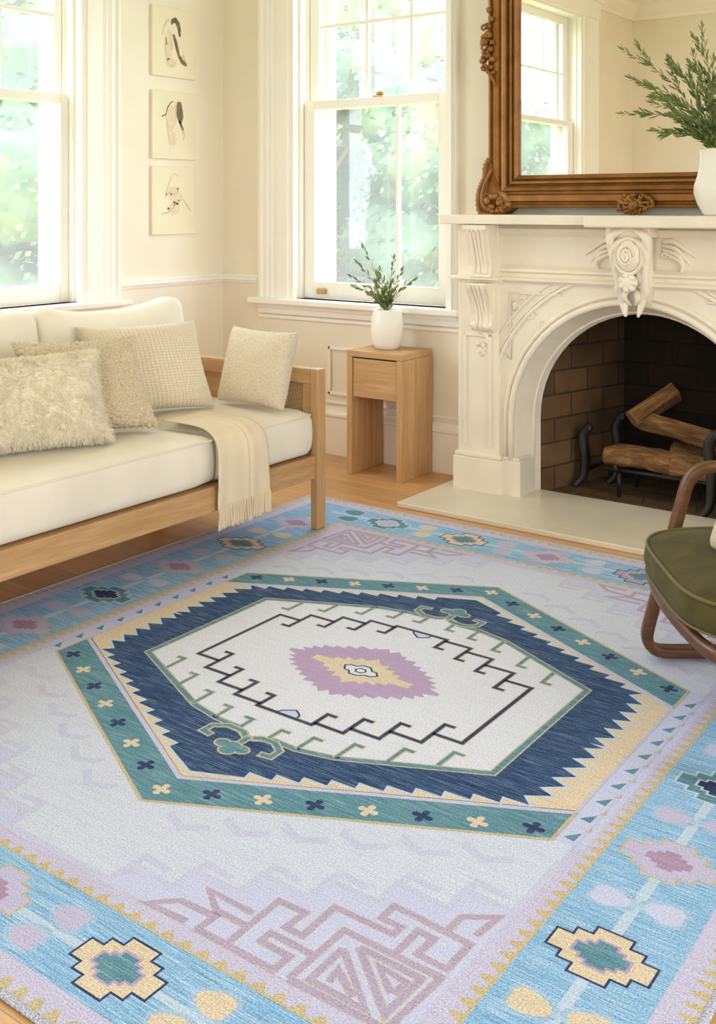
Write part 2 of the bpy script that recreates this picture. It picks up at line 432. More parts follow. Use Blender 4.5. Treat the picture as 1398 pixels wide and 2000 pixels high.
# mouldings
def rail_profile(h, d): return [(0, 0), (0, -.010), (h*.25, -.012), (h*.35, -d), (h*.6, -d), (h*.7, -d*.55), (h*.85, -d*.8), (h, -d*.7), (h, 0)]
def trim_run(name, kind_prof, runs):
    b_ = NB()
    for (p0, p1, nrm) in runs:
        n = Vector(nrm)
        extrude_profile(b_, kind_prof, p0, p1, (0, 0, 1), n)
    return tag(obj(name, b_, M['trim']), kind='structure')
cr = rail_profile(.042, .024)
trim_run('trim_1', cr, [((XL, 3.57, .845), (XL, YB, .845), (-1, 0, 0)), ((XL, 1.05, .845), (XL, 1.935, .845), (-1, 0, 0)), ((XL, YF, .845), (XL, -.845, .845), (-1, 0, 0))])
trim_run('trim_2', cr, [((XL, YB, .845), (-3.79, YB, .845), (0, 1, 0))])
bp = [(0, 0), (0, -.018), (.185, -.018), (.195, -.026), (.207, -.026), (.222, -.012), (.235, -.010), (.235, 0)]
trim_run('baseboard_left', bp, [((XL, YF, 0), (XL, YB, 0), (-1, 0, 0))])
trim_run('baseboard_back', bp, [((XL, YB, 0), (-2.42, YB, 0), (0, 1, 0)), ((-.86, YB, 0), (XR, YB, 0), (0, 1, 0))])
trim_run('baseboard_right', bp, [((XR, YF, 0), (XR, YB, 0), (1, 0, 0))])
trim_run('baseboard_front', bp, [((XL, YF, 0), (XR, YF, 0), (0, -1, 0))])
# raised panel mouldings under the back window
b_ = NB()
def panel_frame(x0, x1, z0, z1, w=.016):
    for (a, c, d, e) in ((x0, x1, z0, z0+w), (x0, x1, z1-w, z1), (x0, x0+w, z0, z1), (x1-w, x1, z0, z1)):
        box(b_, a, c, YB-.012, YB, d, e, .003)
panel_frame(-3.325, -2.76, .30, .545)
box(b_, -3.79, -2.555, YB-.014, YB, .665, .682, .004)
box(b_, -3.79, -2.42, YB-.012, YB, .256, .268, .003)
tag(obj('trim_3', b_, M['trim']), kind='structure')
cp = [(0, 0), (0, -.02), (.03, -.03), (.09, -.10), (.12, -.12), (.14, -.12), (.14, 0)]
trim_run('trim_4', cp, [((XL, YF, ZC-.14), (XL, YB, ZC-.14), (-1, 0, 0)), ((XL, YB, ZC-.14), (XR, YB, ZC-.14), (0, 1, 0)), ((XL, YF, ZC-.14), (XR, YF, ZC-.14), (0, -1, 0)), ((XR, YF, ZC-.14), (XR, YB, ZC-.14), (1, 0, 0))])

# ------------------------------------------------------------------ fireplace
fp = empty('fireplace', (-1.625, 4.1, 0))
tag(fp, 'carved ivory marble fireplace with an arched opening and brick firebox on the back wall', 'fireplace')
def fobj(name, b_, mat, smooth=False, parent=None, mats=None):
    o = obj(name, b_, mat, parent or fp, smooth=smooth)
    if parent is None: o.location = (1.625, -4.1, 0)
    return o
AX, AZ, AR = -1.625, .333, .525
def arc(R, n=28, az=AZ, z0=0): return [(AX-R, z0)] + [(AX-R*math.cos(PI*k/n), az+R*math.sin(PI*k/n)) for k in range(n+1)] + [(AX+R, z0)]
# face slab with arched opening
b_ = NB()
prof = [(-2.30, 0), (-2.30, .99), (-.95, .99), (-.95, 0)] + arc(AR)[::-1]
v0 = [b_.verts.new((x, 4.085, z)) for x, z in prof]; v1 = [b_.verts.new((x, YB+.002, z)) for x, z in prof]
b_.faces.new(v0)
for i in range(len(prof)):
    j = (i+1) % len(prof)
    if i >= 3: continue
    b_.faces.new((v0[i], v0[j], v1[j], v1[i]))
# splayed reveal
inn = arc(AR)[::-1]; r2 = [(AX+(x-AX)*.477/AR, AZ+(z-AZ)*.477/AR if z > AZ else z) for x, z in inn]
i0 = 4
back = [b_.verts.new((x, 4.24, z)) for x, z in r2]
fr = v0[4:]
for i in range(len(fr)-1): b_.faces.new((fr[i], fr[i+1], back[i+1], back[i]))
fobj('arch_surround', b_, M['marble'])
# roll mouldings round the arch
b_ = NB()
def archtube(R, r, y, sx=1, z0=.17):
    tube(b_, [(x, y, z) for x, z in arc(R, 40, z0=z0)], r, 8)
archtube(AR+.012, .014, 4.078); archtube(AR+.04, .010, 4.084); archtube(AR+.125, .009, 4.084); archtube(AR+.14, .005, 4.084); archtube(AR-.035, .007, 4.20)
fobj('arch_moulding', b_, M['marble'], True)
# frieze, cornice courses
b_ = NB(); box(b_, -2.25, -1.0, 4.10, YB+.002, .985, 1.175, .002); fobj('frieze_panel', b_, M['marble'])
b_ = NB()
cprof = [(0, 0), (0, -.012), (.012, -.03), (.022, -.03), (.03, -.012), (.042, -.012), (.05, -.026), (.06, -.022), (.072, 0)]
extrude_profile(b_, cprof, (-2.24, 4.09, .928), (-1.01, 4.09, .928), (0, 0, 1), (0, 1, 0))
extrude_profile(b_, [(0, 0), (0, -.01), (.02, -.026), (.03, -.026), (.03, 0)], (-2.22, 4.10, 1.13), (-1.03, 4.10, 1.13), (0, 0, 1), (0, 1, 0))
fobj('cornice_moulding', b_, M['marble'])
# spandrel panels: raised triangular frame with carved relief
for s in (-1, 1):
    b_ = NB()
    def SX(x): return AX + s*(-1)*(x-AX) if s == 1 else x
    tri = [(-2.165, .885), (-1.93, .885)] + [(AX-(AR+.17)*math.cos(t), AZ+(AR+.17)*math.sin(t)) for t in (1.1, 1.0, .9, .8, .7, .6, .5)] + [(-2.165, .60)]
    tri = [(x, z) for x, z in tri]
    pts = [(SX(x), 4.083, z) for x, z in tri]
    tube(b_, pts, .006, 6, closed=True)
    rnd = random.Random(3)
    for k in range(34):
        x = -2.15+rnd.random()*.2; z = .62+rnd.random()*.25
        if (x-AX)**2+(z-AZ)**2 < (AR+.19)**2: continue
        a = rnd.random()*6.28
        blob(b_, (SX(x), 4.085, z), .019, 1.3, .5, .7, 1, .3, 10, Matrix.Rotation(a, 3, 'Y'))
    for q in range(3):
        cxx, czz = -2.12+.05*q, .84-.045*q
        tube(b_, [(SX(cxx+.03*(1-t/14)*math.cos(t*.7)), 4.084, czz+.03*(1-t/14)*math.sin(t*.7)) for t in range(12)], .005, 6)
    fobj('spandrel_carving', b_, M['marble'], True)
# pilasters, corbels, plinths (left and right)
for s in (-1, 1):
    def X(x): return x if s == -1 else 2*AX-x
    def B(b_, x0, x1, *a, **k):
        xa, xb = sorted((X(x0), X(x1))); box(b_, xa, xb, *a, **k)
    b_ = NB()
    B(b_, -2.415, -2.215, 4.065, YB+.002, .18, 1.175, .004)
    for (x0, x1, z0, z1) in ((-2.385, -2.372, .215, .70), (-2.262, -2.249, .215, .70), (-2.385, -2.249, .69, .70)):
        B(b_, x0, x1, 4.056, 4.07, z0, z1, .004)
    B(b_, -2.425, -2.20, 4.055, YB+.002, .925, .945, .005)
    B(b_, -2.435, -2.195, 4.02, YB+.002, .938, .953, .005)
    fobj('pilaster', b_, M['marble'])
    b_ = NB()
    B(b_, -2.43, -2.195, 4.045, YB+.002, 0, .165, .005); B(b_, -2.425, -2.20, 4.05, YB+.002, .165, .185, .007)
    B(b_, -2.20, -2.112, 4.066, 4.245, 0, .17, .004); B(b_, -2.20, -2.118, 4.072, 4.24, .17, .182, .004)
    fobj('plinth', b_, M['marble'])
    # scroll corbels: side profile (z, depth)
    def corbel(z0, z1, x0, x1, prof):
        bb = NB(); H = z1-z0
        pr = [(0, 0)]+[(t*H, -d) for t, d in prof]+[(H, 0)]
        xa, xb = sorted((X(x0), X(x1)))
        extrude_profile(bb, pr, (xa, 4.066, z0), (xb, 4.066, z0), (0, 0, 1), (0, 1, 0))
        w = xb-xa
        for q in range(4):      # fluted leaf ribs following the front
            xx = xa+w*(.22+.19*q)
            pts = [(xx+.010*math.sin(t*3+q)*(1-t), 4.066-d-.001, z0+t*H) for t, d in prof[1:-1]]
            if len(pts) > 2: tube(bb, smooth_curve(pts, 5), .008, 6)
        return bb
    lower = [(.0, .012), (.06, .03), (.12, .034), (.2, .026), (.35, .026), (.55, .036), (.75, .055), (.9, .075), (.97, .08), (1, .08)]
    upper = [(.0, .06), (.06, .05), (.2, .045), (.45, .055), (.7, .07), (.9, .085), (.91, .10), (1, .10)]
    fobj('corbel', corbel(.715, .925, -2.335, -2.232, lower), M['marble'])
    fobj('corbel', corbel(.953, 1.175, -2.335, -2.225, upper), M['marble'])
    b_ = NB(); rnd = random.Random(5)
    for k in range(14):
        t = k/13; blob(b_, (X(-2.315+.06*rnd.random()), 4.062, .70-.09*t), .016*(1.1-.6*t), 1, .6, 1, 1, .3)
    fobj('husk_drop', b_, M['marble'], True)
# keystone cartouche
b_ = NB()
KX = -1.60
box(b_, KX-.10, KX+.085, 3.99, 4.10, 1.13, 1.176, .01)
extrude_profile(b_, [(0, 0), (0, -.03), (.06, -.055), (.16, -.075), (.24, -.09), (.30, -.10), (.30, 0)], (KX-.065, 4.09, .86), (KX+.065, 4.09, .86), (0, 0, 1), (0, 1, 0))
# scrolling leaves and central oval boss
def leaf3(p0, p1, p2, r):
    pts = smooth_curve([p0, p1, p2], 7); n = len(pts)
    tube(b_, pts, [r*(.25+math.sin(PI*min(1, (i+1)/n))*.9) for i in range(n)], 8, sy=.7)
for s in (-1, 1):
    for q in range(5):
        a = q/4
        leaf3((KX+s*.015, 4.0, 1.16-.03*q), (KX+s*(.075-.008*q), 3.985+.012*q, 1.13-.05*q), (KX+s*(.065-.01*q), 4.02, 1.02-.05*q), .022)
    leaf3((KX+s*.02, 4.03, .94), (KX+s*.06, 4.02, .93), (KX+s*.035, 4.03, .868), .018)
    leaf3((KX+s*.01, 4.03, .93), (KX+s*.03, 4.015, .90), (KX+s*.01, 4.04, .862), .015)
    # low wings of foliage spreading over the frieze
    for q in range(4):
        leaf3((KX+s*.09, 4.098, 1.11-.012*q), (KX+s*(.14+.012*q), 4.094, 1.115-.028*q), (KX+s*(.23-.025*q), 4.100, 1.055-.028*q), .013)
    tube(b_, [(KX+s*(.105+.016*(1-t/12)*math.cos(t*.75)), 4.094, 1.06+.016*(1-t/12)*math.sin(t*.75)) for t in range(10)], .005, 6)
blob(b_, (KX, 3.985, 1.06), .05, .95, .55, 1.25, 3, .1)
tube(b_, [(KX+.055*math.cos(t*PI/12), 3.985, 1.06+.07*math.sin(t*PI/12)) for t in range(24)], .008, 8, closed=True)
tube(b_, [(KX+.032*(1-t/30)*math.cos(t*.6), 3.956, 1.06+.045*(1-t/30)*math.sin(t*.6)) for t in range(22)], .005, 6)
blob(b_, (KX-.004, 4.0, .955), .036, 1, .7, .95, 3, .1)
for q in range(7):
    a = q*2*PI/7; blob(b_, (KX-.004+.027*math.cos(a), 3.985, .955+.027*math.sin(a)), .015, 1, .7, 1, 1)
fobj('keystone_carving', b_, M['marble'], True)
# shelf
b_ = NB()
box(b_, -2.452, -.80, 3.965, YB+.002, 1.178, 1.219, .006, 3)
box(b_, -1.765, -.86, 3.93, 4.05, 1.171, 1.2185, .010, 3)
fobj('mantel_shelf', b_, M['marble'])
# firebox: splayed brick cheeks, back, floor, top; back and top coloured dark for soot and shade
def uvquad(name, quads, mat, parent, thick=None):
    vs = []; fs = []; uvs = []
    for q, (du, dv) in quads:
        k = len(vs); vs += [Vector(p) for p in q]; fs.append((k, k+1, k+2, k+3)); uvs += [(0, 0), (du, 0), (du, dv), (0, dv)]
    me = bpy.data.meshes.new(name); me.from_pydata(vs, [], fs); me.materials.append(mat)
    uv = me.uv_layers.new(name='UVMap')
    for i, c in enumerate(uvs): uv.data[i].uv = c
    o = bpy.data.objects.new(name, me); link(o)
    if parent: o.parent = parent; o.location = (1.625, -4.1, 0)
    if thick:
        md = o.modifiers.new('s', 'SOLIDIFY'); md.thickness = thick; md.offset = -1
    return o
xl, xr, xl2, xr2, yb = AX-.49, AX+.49, AX-.33, AX+.33, 4.82
fb = uvquad('firebox', [(((xl, 4.235, 0), (xl2, yb, 0), (xl2, yb, .95), (xl, 4.235, .95)), (.62, .95)),
    (((xr2, yb, 0), (xr, 4.235, 0), (xr, 4.235, .95), (xr2, yb, .95)), (.62, .95)),
    (((xl, 4.235, .004), (xr, 4.235, .004), (xr2, yb, .004), (xl2, yb, .004)), (.98, .6)),
], M['brick'], fp)
fbk = uvquad('firebox_back', [(((xl2, yb, 0), (xr2, yb, 0), (xr2, yb, .95), (xl2, yb, .95)), (.66, .95)), (((xl, 4.235, .95), (xl2, yb, .95), (xr2, yb, .95), (xr, 4.235, .95)), (.6, .98))], M['brick_soot_shade'], fp)  # back and top carry painted-in shade along with the soot
fb['label'] = 'sooty brown brick firebox lining'
b_ = NB(); box(b_, -2.495, -.75, 3.70, 4.24, 0, .022, .006, 3)
tag(obj('hearth_slab', b_, M['hearth']), 'pale honed stone hearth slab on the floor in front of the fireplace', 'hearth')

# grate, andirons, logs
g = empty('fire_grate', (-1.6, 4.45, 0)); tag(g, 'low black iron fire grate with round bars holding the logs', 'grate')
b_ = NB()
for y in (4.36, 4.44, 4.52, 4.60): tube(b_, [(-1.86, y, .125), (-1.2, y, .125)], .009, 8)
for x in (-1.80, -1.28): tube(b_, [(x, 4.33, .15), (x, 4.36, .115), (x, 4.60, .115), (x, 4.63, .15)], .008, 8)
o = obj('bar', b_, M['iron'], g, smooth=True); o.location = (1.6, -4.45, 0)
for x in (-1.80, -1.28):
    for y in (4.38, 4.58):
        b_ = NB(); tube(b_, [(x, y, .12), (x, y, .006)], .010, 8); o = obj('leg', b_, M['iron'], g, smooth=True); o.location = (1.6, -4.45, 0)
def andiron(x, y, h, lab, lean=0):
    a = empty('andiron', (x, y, 0)); tag(a, lab, 'andiron', 'iron andirons in the firebox')
    b_ = NB()
    pts = smooth_curve([(-.03+lean, -.04, .008), (.0, -.01, .05), (.005, 0, h*.5), (-.005, 0, h*.8), (.012, 0, h*.93), (.028, 0, h), (.03, -.01, h*.93)], 6)
    tube(b_, pts, [.012+.008*math.sin(PI*i/len(pts))**2 for i in range(len(pts))], 8, sx=1, sy=1.3)
    blob(b_, (.02, 0, h*.98), .02, 1, 1, 1, 2, .2)
    obj('upright', b_, M['iron'], a, smooth=True)
    b_ = NB(); tube(b_, smooth_curve([(.005, 0, .075), (.02, .12, .08), (.02, .24, .07), (.02, .25, .006)], 5), .009, 8)
    obj('billet_bar', b_, M['iron'], a, smooth=True)
andiron(-2.0, 4.46, .275, 'tall black iron andiron at the far left of the firebox, clear of the logs')
andiron(-1.90, 4.60, .315, 'slim black iron andiron behind the left end of the lower log')
andiron(-1.385, 4.30, .35, 'thick black iron andiron at the right of the firebox beside the armchair arm')
def log(name, p0, p1, r, lab, sides=14, square=False, seed=1):
    p0, p1 = Vector(p0), Vector(p1); d = p1-p0; L = d.length; b_ = NB()
    n = 44; pts = [Vector((L*i/n-L/2, 0, 0)) for i in range(n+1)]
    tube(b_, pts, r, 5 if square else sides)
    for v in b_.verts:
        p = v.co; q = Vector((p.x*7, p.y*20, p.z*20))+Vector((seed*5, 0, 0))
        k = (.10 if square else .42)*noise.noise(q*.8)+(.07 if square else .30)*noise.noise(q*1.9)
        v.co = Vector((p.x, p.y*(1+k), p.z*(1+k)))
        if not square: v.co.z += .012*math.sin(p.x*9+seed); v.co.y += .01*math.sin(p.x*7+seed*2)
    o = obj(name, b_, M['bark'], smooth=not square)
    o.location = (p0+p1)/2; o.rotation_mode = 'QUATERNION'; o.rotation_quaternion = d.to_track_quat('X', 'Z')
    tag(o, lab, 'log', 'firewood in the firebox')
log('firewood_log', (-1.87, 4.40, .175), (-1.40, 4.42, .180), .050, 'knotty round log lying lowest at the front of the grate', seed=2)
log('firewood_log', (-1.62, 4.53, .19), (-1.18, 4.56, .20), .050, 'dark log lying at the back of the grate behind the knotty one', seed=5)
log('firewood_log', (-1.56, 4.37, .16), (-1.12, 4.34, .165), .040, 'slender log at the front right of the grate', seed=9)
log('firewood_log', (-1.73, 4.46, .335), (-1.16, 4.42, .255), .043, 'long split log sloping down to the right on top of the pile', square=True, seed=4)
log('firewood_log', (-1.76, 4.42, .335), (-1.62, 4.56, .455), .048, 'short square-split log standing up on the sloping log', square=True, seed=7)

# ------------------------------------------------------------------ mirror
mi = empty('gilt_mirror', (-1.66, 4.26, 1.22))
tag(mi, 'large antique gilt framed mirror leaning over the mantel shelf', 'mirror')
GX0, GX1, GZ0, GZ1 = -2.208, -1.112, 1.390, 2.78
prof = [(-.004, 4.262), (0, 4.235), (.010, 4.225), (.015, 4.222), (.018, 4.240), (.022, 4.238), (.026, 4.222), (.036, 4.220), (.040, 4.238), (.045, 4.236), (.050, 4.210), (.058, 4.200), (.066, 4.202), (.072, 4.226), (.080, 4.226), (.088, 4.216), (.112, 4.214), (.118, 4.230), (.124, 4.228), (.130, 4.214), (.140, 4.218), (.143, 4.30), (0, 4.30)]
b_ = NB(); rings = []
for d, y in prof:
    rings.append([b_.verts.new((x, y, z)) for x, z in ((GX0-d, GZ0-d), (GX1+d, GZ0-d), (GX1+d, GZ1+d), (GX0-d, GZ1+d))])
for A, B_ in zip(rings, rings[1:]+rings[:1]):
    for k in range(4): b_.faces.new((A[k], A[(k+1) % 4], B_[(k+1) % 4], B_[k]))
o = obj('frame', b_, M['gilt'], mi); o.location = (1.66, -4.26, -1.22)
b_ = NB(); box(b_, GX0-.006, GX1+.006, 4.25, 4.256, GZ0-.006, GZ1+.006); o = obj('glass', b_, M['mirror'], mi); o.location = (1.66, -4.26, -1.22)
def orn(cx, cz, sx, sz):
    """corner cartouche; sx, sz = +1 towards the frame centre"""
    b_ = NB(); P = lambda a, y, c: (cx+sx*a, y, cz+sz*c)
    outer = [(.125, 0), (.06, -.004), (.012, .006), (.0, .05), (.004, .10), (.02, .135), (.035, .17), (.036, .21), (.055, .245)]
    pts = smooth_curve([P(a, 4.222, c) for a, c in outer], 5)
    tube(b_, pts, [.010+.006*math.sin(i*1.7)**2 for i in range(len(pts))], 8)
    body = [(.125, 0), (.012, .006), (.0, .05), (.006, .10), (.022, .14), (.036, .20), (.055, .245), (.08, .2), (.10, .14), (.13, .11), (.15, .09), (.17, .03)]
    v0 = [b_.verts.new(P(a, 4.214, c)) for a, c in body]; v1 = [b_.verts.new(P(a, 4.30, c)) for a, c in body]
    b_.faces.new(v0)
    for i in range(len(body)): b_.faces.new((v0[i], v0[(i+1) % len(body)], v1[(i+1) % len(body)], v1[i]))
    tube(b_, smooth_curve([P(.075, 4.21, .20), P(.045, 4.20, .13), P(.03, 4.20, .07), P(.05, 4.20, .025), P(.10, 4.21, .015)], 6), .009, 8)
    blob(b_, P(.062, 4.19, .060), .018, .9, .7, 1.2, 2)
    tube(b_, [P(.062+.026*math.cos(t*.5), 4.195, .06+.030*math.sin(t*.5)) for t in range(11)], .006, 6)
    rnd = random.Random(11)
    for k in range(26):
        a, c = .08+rnd.random()*.09, .008+rnd.random()*.07
        if a > .13 and c > .05: continue
        blob(b_, P(a, 4.205-rnd.random()*.02, c), .013+.006*rnd.random(), 1.2, .8, .8, 1, .4, 10, Matrix.Rotation(rnd.random()*3, 3, 'Y'))
    for k in range(7):
        t = k/6; blob(b_, P(.004+.05*t*t, 4.225, .03+.21*t), .012, .7, .8, 1.2, 1)
    return b_
for (cx, cz, sx, sz) in ((-2.402, 1.2205, 1, 1), (-.918, 1.2205, -1, 1), (-2.402, 2.95, 1, -1), (-.918, 2.95, -1, -1)):
    o = obj('corner_ornament', orn(cx, cz, sx, sz), M['gilt'], mi, smooth=True); o.location = (1.66, -4.26, -1.22)
def flower_orn(cx, cz, wx, wz, n, seed):
    b_ = NB(); rnd = random.Random(seed)
    for k in range(n):
        a, r = rnd.random()*2*PI, rnd.random()**.6
        x, z = cx+wx*r*math.cos(a), cz+wz*r*math.sin(a)
        blob(b_, (x, 4.208-.022*(1-r)*rnd.random()-.006, z), .010+.012*(1-r)*rnd.random()+.002, 1.1, .8, .8, 1, .5, 12, Matrix.Rotation(rnd.random()*3, 3, 'Y'))
    for k in range(7):
        a = k*2*PI/7+.3; q = (cx+wx*.85*math.cos(a), 4.200, cz+wz*.8*math.sin(a))
        tube(b_, smooth_curve([(cx, 4.19, cz), ((cx+q[0])/2+.008, 4.185, (cz+q[2])/2), q], 5), [.007]*5+[.006]*5+[.003], 6)
    return b_
for args in ((-1.66, 1.264, .085, .040, 60, 1), (-1.66, 2.92, .10, .05, 50, 2)):
    o = obj('floral_ornament', flower_orn(*args), M['gilt'], mi, smooth=True); o.location = (1.66, -4.26, -1.22)
for cx in (-2.352, -.968):
    b_ = NB(); rnd = random.Random(4); s = 1 if cx < -2 else -1
    for (a, c, r) in ((-.010, 1.99, .022), (.010, 2.02, .022), (-.012, 1.945, .012), (-.016, 1.905, .016), (.004, 1.925, .018), (-.006, 1.88, .013), (.02, 1.955, .016), (.03, 1.985, .014), (.03, 1.91, .016), (.02, 1.875, .014), (.035, 1.85, .012), (.008, 2.06, .018), (.026, 2.09, .015), (.016, 2.13, .014), (.01, 1.96, .015)):
        blob(b_, (cx+s*a, 4.205, c), r, 1, .9, 1, 2, .4, 12)
    for k in range(5):
        z = 1.87+.045*k
        tube(b_, [(cx+s*(-.004+.018*math.cos(t*.65)*(1-t/13)), 4.19, z+.018*math.sin(t*.65)*(1-t/13)) for t in range(10)], .0055, 6)
    tube(b_, smooth_curve([(cx+s*.0, 4.20, 1.87), (cx+s*.03, 4.20, 1.83), (cx+s*.045, 4.205, 1.79)], 6), [.012-.0007*i for i in range(13)], 8)
    o = obj('side_ornament', b_, M['gilt'], mi, smooth=True); o.location = (1.66, -4.26, -1.22)

# ------------------------------------------------------------------ vases and sprigs
RV = Vector((.8084, .5886, 0)); FV = Vector((-.5886, .8084, 0))
def vase(name, prof, loc, lab):
    b_ = NB(); lathe(b_, prof, 56); o = obj(name, b_, M['ceramic'], loc=loc, smooth=True); tag(o, lab, 'vase'); return o
tv = vase('table_vase', [(0, 0), (.048, 0), (.056, .004), (.068, .03), (.077, .075), (.078, .105), (.074, .145), (.064, .184), (.060, .188), (.056, .184), (.066, .14), (.070, .10), (.06, .03), (0, .012)], (-2.862, 4.165, .582), 'rounded cream ceramic vase standing on the small oak side table')
mv = vase('mantel_vase', [(0, 0), (.046, 0), (.054, .006), (.075, .045), (.088, .085), (.086, .115), (.074, .150), (.066, .185), (.064, .225), (.068, .246), (.066, .250), (.062, .246), (.058, .20), (.066, .15), (.078, .10), (.05, .02), (0, .012)], (-1.268, 4.03, 1.2195), 'tall white ceramic vase with a bulging body on the mantel shelf')
def leaf_mesh(verts, faces, p, d, n, L, w):
    d = d.normalized(); s = d.cross(n)
    if s.length < 1e-3: s = d.cross(Vector((1, 0, 0)))
    s.normalize(); u = s.cross(d).normalized(); k = len(verts)
    tip = p+d*L+u*L*.12
    for t, ww, lift in ((.0, .12, 0), (.28, .85, .04), (.6, 1, .05), (.85, .5, .09)):
        c = p+d*L*t
        verts.append(c+s*w*ww+u*L*lift*.4+u*w*.35*ww); verts.append(c+u*L*lift*.4*0); verts.append(c-s*w*ww+u*L*lift*.4+u*w*.35*ww)
    verts.append(tip)
    for i in range(3):
        a = k+i*3
        faces.append((a, a+1, a+4, a+3)); faces.append((a+1, a+2, a+5, a+4))
    a = k+9; faces.append((a, a+1, k+12)); faces.append((a+1, a+2, k+12))
def sprig(root, tipv, bend, lab, cat, group, L0, w0, nleaf, r0, seed, twigs=2):
    rnd = random.Random(seed)
    st = Vector(root); tp = st+tipv
    mid = st+tipv*.5+bend
    base = st-Vector((tipv.x*.10, tipv.y*.10, .12 if tipv.z > .2 else .10))
    pts = smooth_curve([base-Vector(root), Vector((0, 0, 0)), mid-st, tp-st], 8)
    b_ = NB(); n = len(pts)
    tube(b_, pts, [r0*(1-.75*i/n) for i in range(n)], 6)
    vs, fs = [], []
    def leaves_along(P, cnt, t0, L, w):
        m = len(P)-1
        for k in range(cnt):
            t = t0+(1-t0)*k/max(1, cnt-1); x = min(m-.001, t*m); i = int(x); f = x-i
            p = P[i].lerp(P[i+1], f); d = (P[i+1]-P[i]).normalized()
            a = k*2.4+rnd.random()
            side = d.cross(Vector((0, 0, 1)) if abs(d.z) < .9 else Vector((1, 0, 0))).normalized()
            o2 = (Matrix.Rotation(a, 3, d) @ side)
            s = (.55+.45*math.sin(PI*min(1, .15+t*.8)))*(.75+.5*rnd.random())
            leaf_mesh(vs, fs, p, d*.93+o2*.42, o2, L*s, w*s)
        leaf_mesh(vs, fs, P[-1], (P[-1]-P[-2]), Vector((0, 1, .2)), L*.8, w*.7)
    leaves_along(pts, nleaf, .38, L0, w0)
    for q in range(twigs):
        i = int(n*(.42+.18*q)); p = pts[i]; d = (pts[i+1]-pts[i]).normalized()
        sd = Matrix.Rotation(rnd.random()*6.28, 3, d) @ d.orthogonal().normalized()
        Lt = tipv.length*(.34-.06*q)
        tw = smooth_curve([p, p+(d*.85+sd*.35)*Lt*.5, p+(d*.95+sd*.45)*Lt], 6)
        tube(b_, tw, [r0*.5*(1-.7*j/len(tw)) for j in range(len(tw))], 5)
        leaves_along(tw, nleaf//2, .25, L0*.9, w0*.9)
    o = obj('leafy_sprig', b_, M['stem'], loc=root, smooth=True)
    tag(o, lab, cat, group)
    obj_data('leaves', vs, fs, M['leaf'], o, smooth=True)
    return o
def fan(rootp, specs, scale, where, grp, L0, w0, nl, r0, s0, tw):
    for i, (dx, dz, dy, lab) in enumerate(specs):
        root = Vector(rootp)+RV*(dx*.06)*1.0+FV*(dy*.05)
        v = RV*dx+FV*dy+Vector((0, 0, dz))
        bend = Vector((0, 0, 1))*abs(dx)*.16 - RV*dx*.10
        sprig(root, v, bend, lab, 'plant sprig', grp, L0, w0, nl, r0, s0+i, tw)
K = 1/522
fan(mv.location+Vector((0, 0, .235)), [
    (-.325, .385, .02, 'highest of the thin sprigs leaning far left from the tall white vase'),
    (-.315, .270, -.05, 'second long sprig down, leaning far left from the tall white vase'),
    (-.335, .145, -.02, 'lowest long sprig reaching farthest left out of the tall white vase'),
    (-.215, .085, .03, 'short drooping sprig at the bottom left of the tall white vase'),
    (-.255, .175, -.10, 'bushy sprig pointing left just above the lowest ones in the tall white vase'),
    (-.175, .340, -.04, 'broad-leaved sprig of middle height left of centre in the tall white vase'),
    (-.120, .315, .06, 'dense sprig with a blunt top left of centre in the tall white vase'),
    (-.225, .245, .04, 'mid-height sprig crossing others at the left of the tall white vase'),
    (-.085, .365, .0, 'sprig with a bent dark tip, nearly upright in the tall white vase'),
    (-.045, .470, .03, 'tallest thin upright sprig in the tall white vase'),
    (-.055, .230, -.08, 'short upright sprig at the front of the tall white vase'),
    (-.10, .12, -.07, 'tiny low sprig over the left rim of the tall white vase'),
    (.06, .46, .0, 'upright sprig just right of centre in the tall white vase'),
    (.15, .38, .05, 'sprig leaning right from the tall white vase'),
    (.26, .27, -.03, 'sprig leaning far right from the tall white vase')],
    1, '', 'green sprigs in the mantel vase', .043, .0056, 26, .0026, 40, 3)
fan(tv.location+Vector((0, 0, .175)), [
    (-.105, .300, .0, 'tallest sprig in the small cream vase, leaning slightly left'),
    (-.13, .225, .04, 'second tallest left-leaning sprig in the small cream vase'),
    (-.155, .165, -.03, 'sprig at middle height on the left of the small cream vase'),
    (-.14, .115, .02, 'low sprig spreading left from the small cream vase'),
    (-.03, .19, .04, 'short upright sprig in the middle of the small cream vase'),
    (.028, .245, .0, 'tall upright sprig just right of centre in the small cream vase'),
    (.06, .19, -.03, 'sprig of middle height right of centre in the small cream vase'),
    (.115, .145, .02, 'sprig arching farthest right from the small cream vase'),
    (-.06, .085, -.05, 'small low sprig at the front left rim of the small cream vase'),
    (.0, .12, -.03, 'short bushy sprig at the front centre of the small cream vase')],
    1, '', 'green sprigs in the table vase', .040, .0072, 12, .0026, 80, 1)

# ------------------------------------------------------------------ side table
st = empty('side_table', (-2.85, 4.165, 0)); tag(st, 'small oak side table with one drawer against the back wall', 'side table')
def stb(name, b_, m):
    o = obj(name, b_, m, st); o.location = (2.85, -4.165, 0); return o
b_ = NB(); box(b_, -3.0, -2.690, 4.03, 4.29, .552, .582, .003); stb('tabletop', b_, M['oak_x'])
for x0, x1 in ((-3.0, -2.970), (-2.720, -2.690)):
    b_ = NB(); box(b_, x0, x1, 4.03, 4.29, 0, .5515, .003); stb('side_panel', b_, M['oak_z'])
b_ = NB(); box(b_, -2.9665, -2.7235, 4.036, 4.28, .366, .545, .002); o = stb('drawer', b_, M['oak_x'])

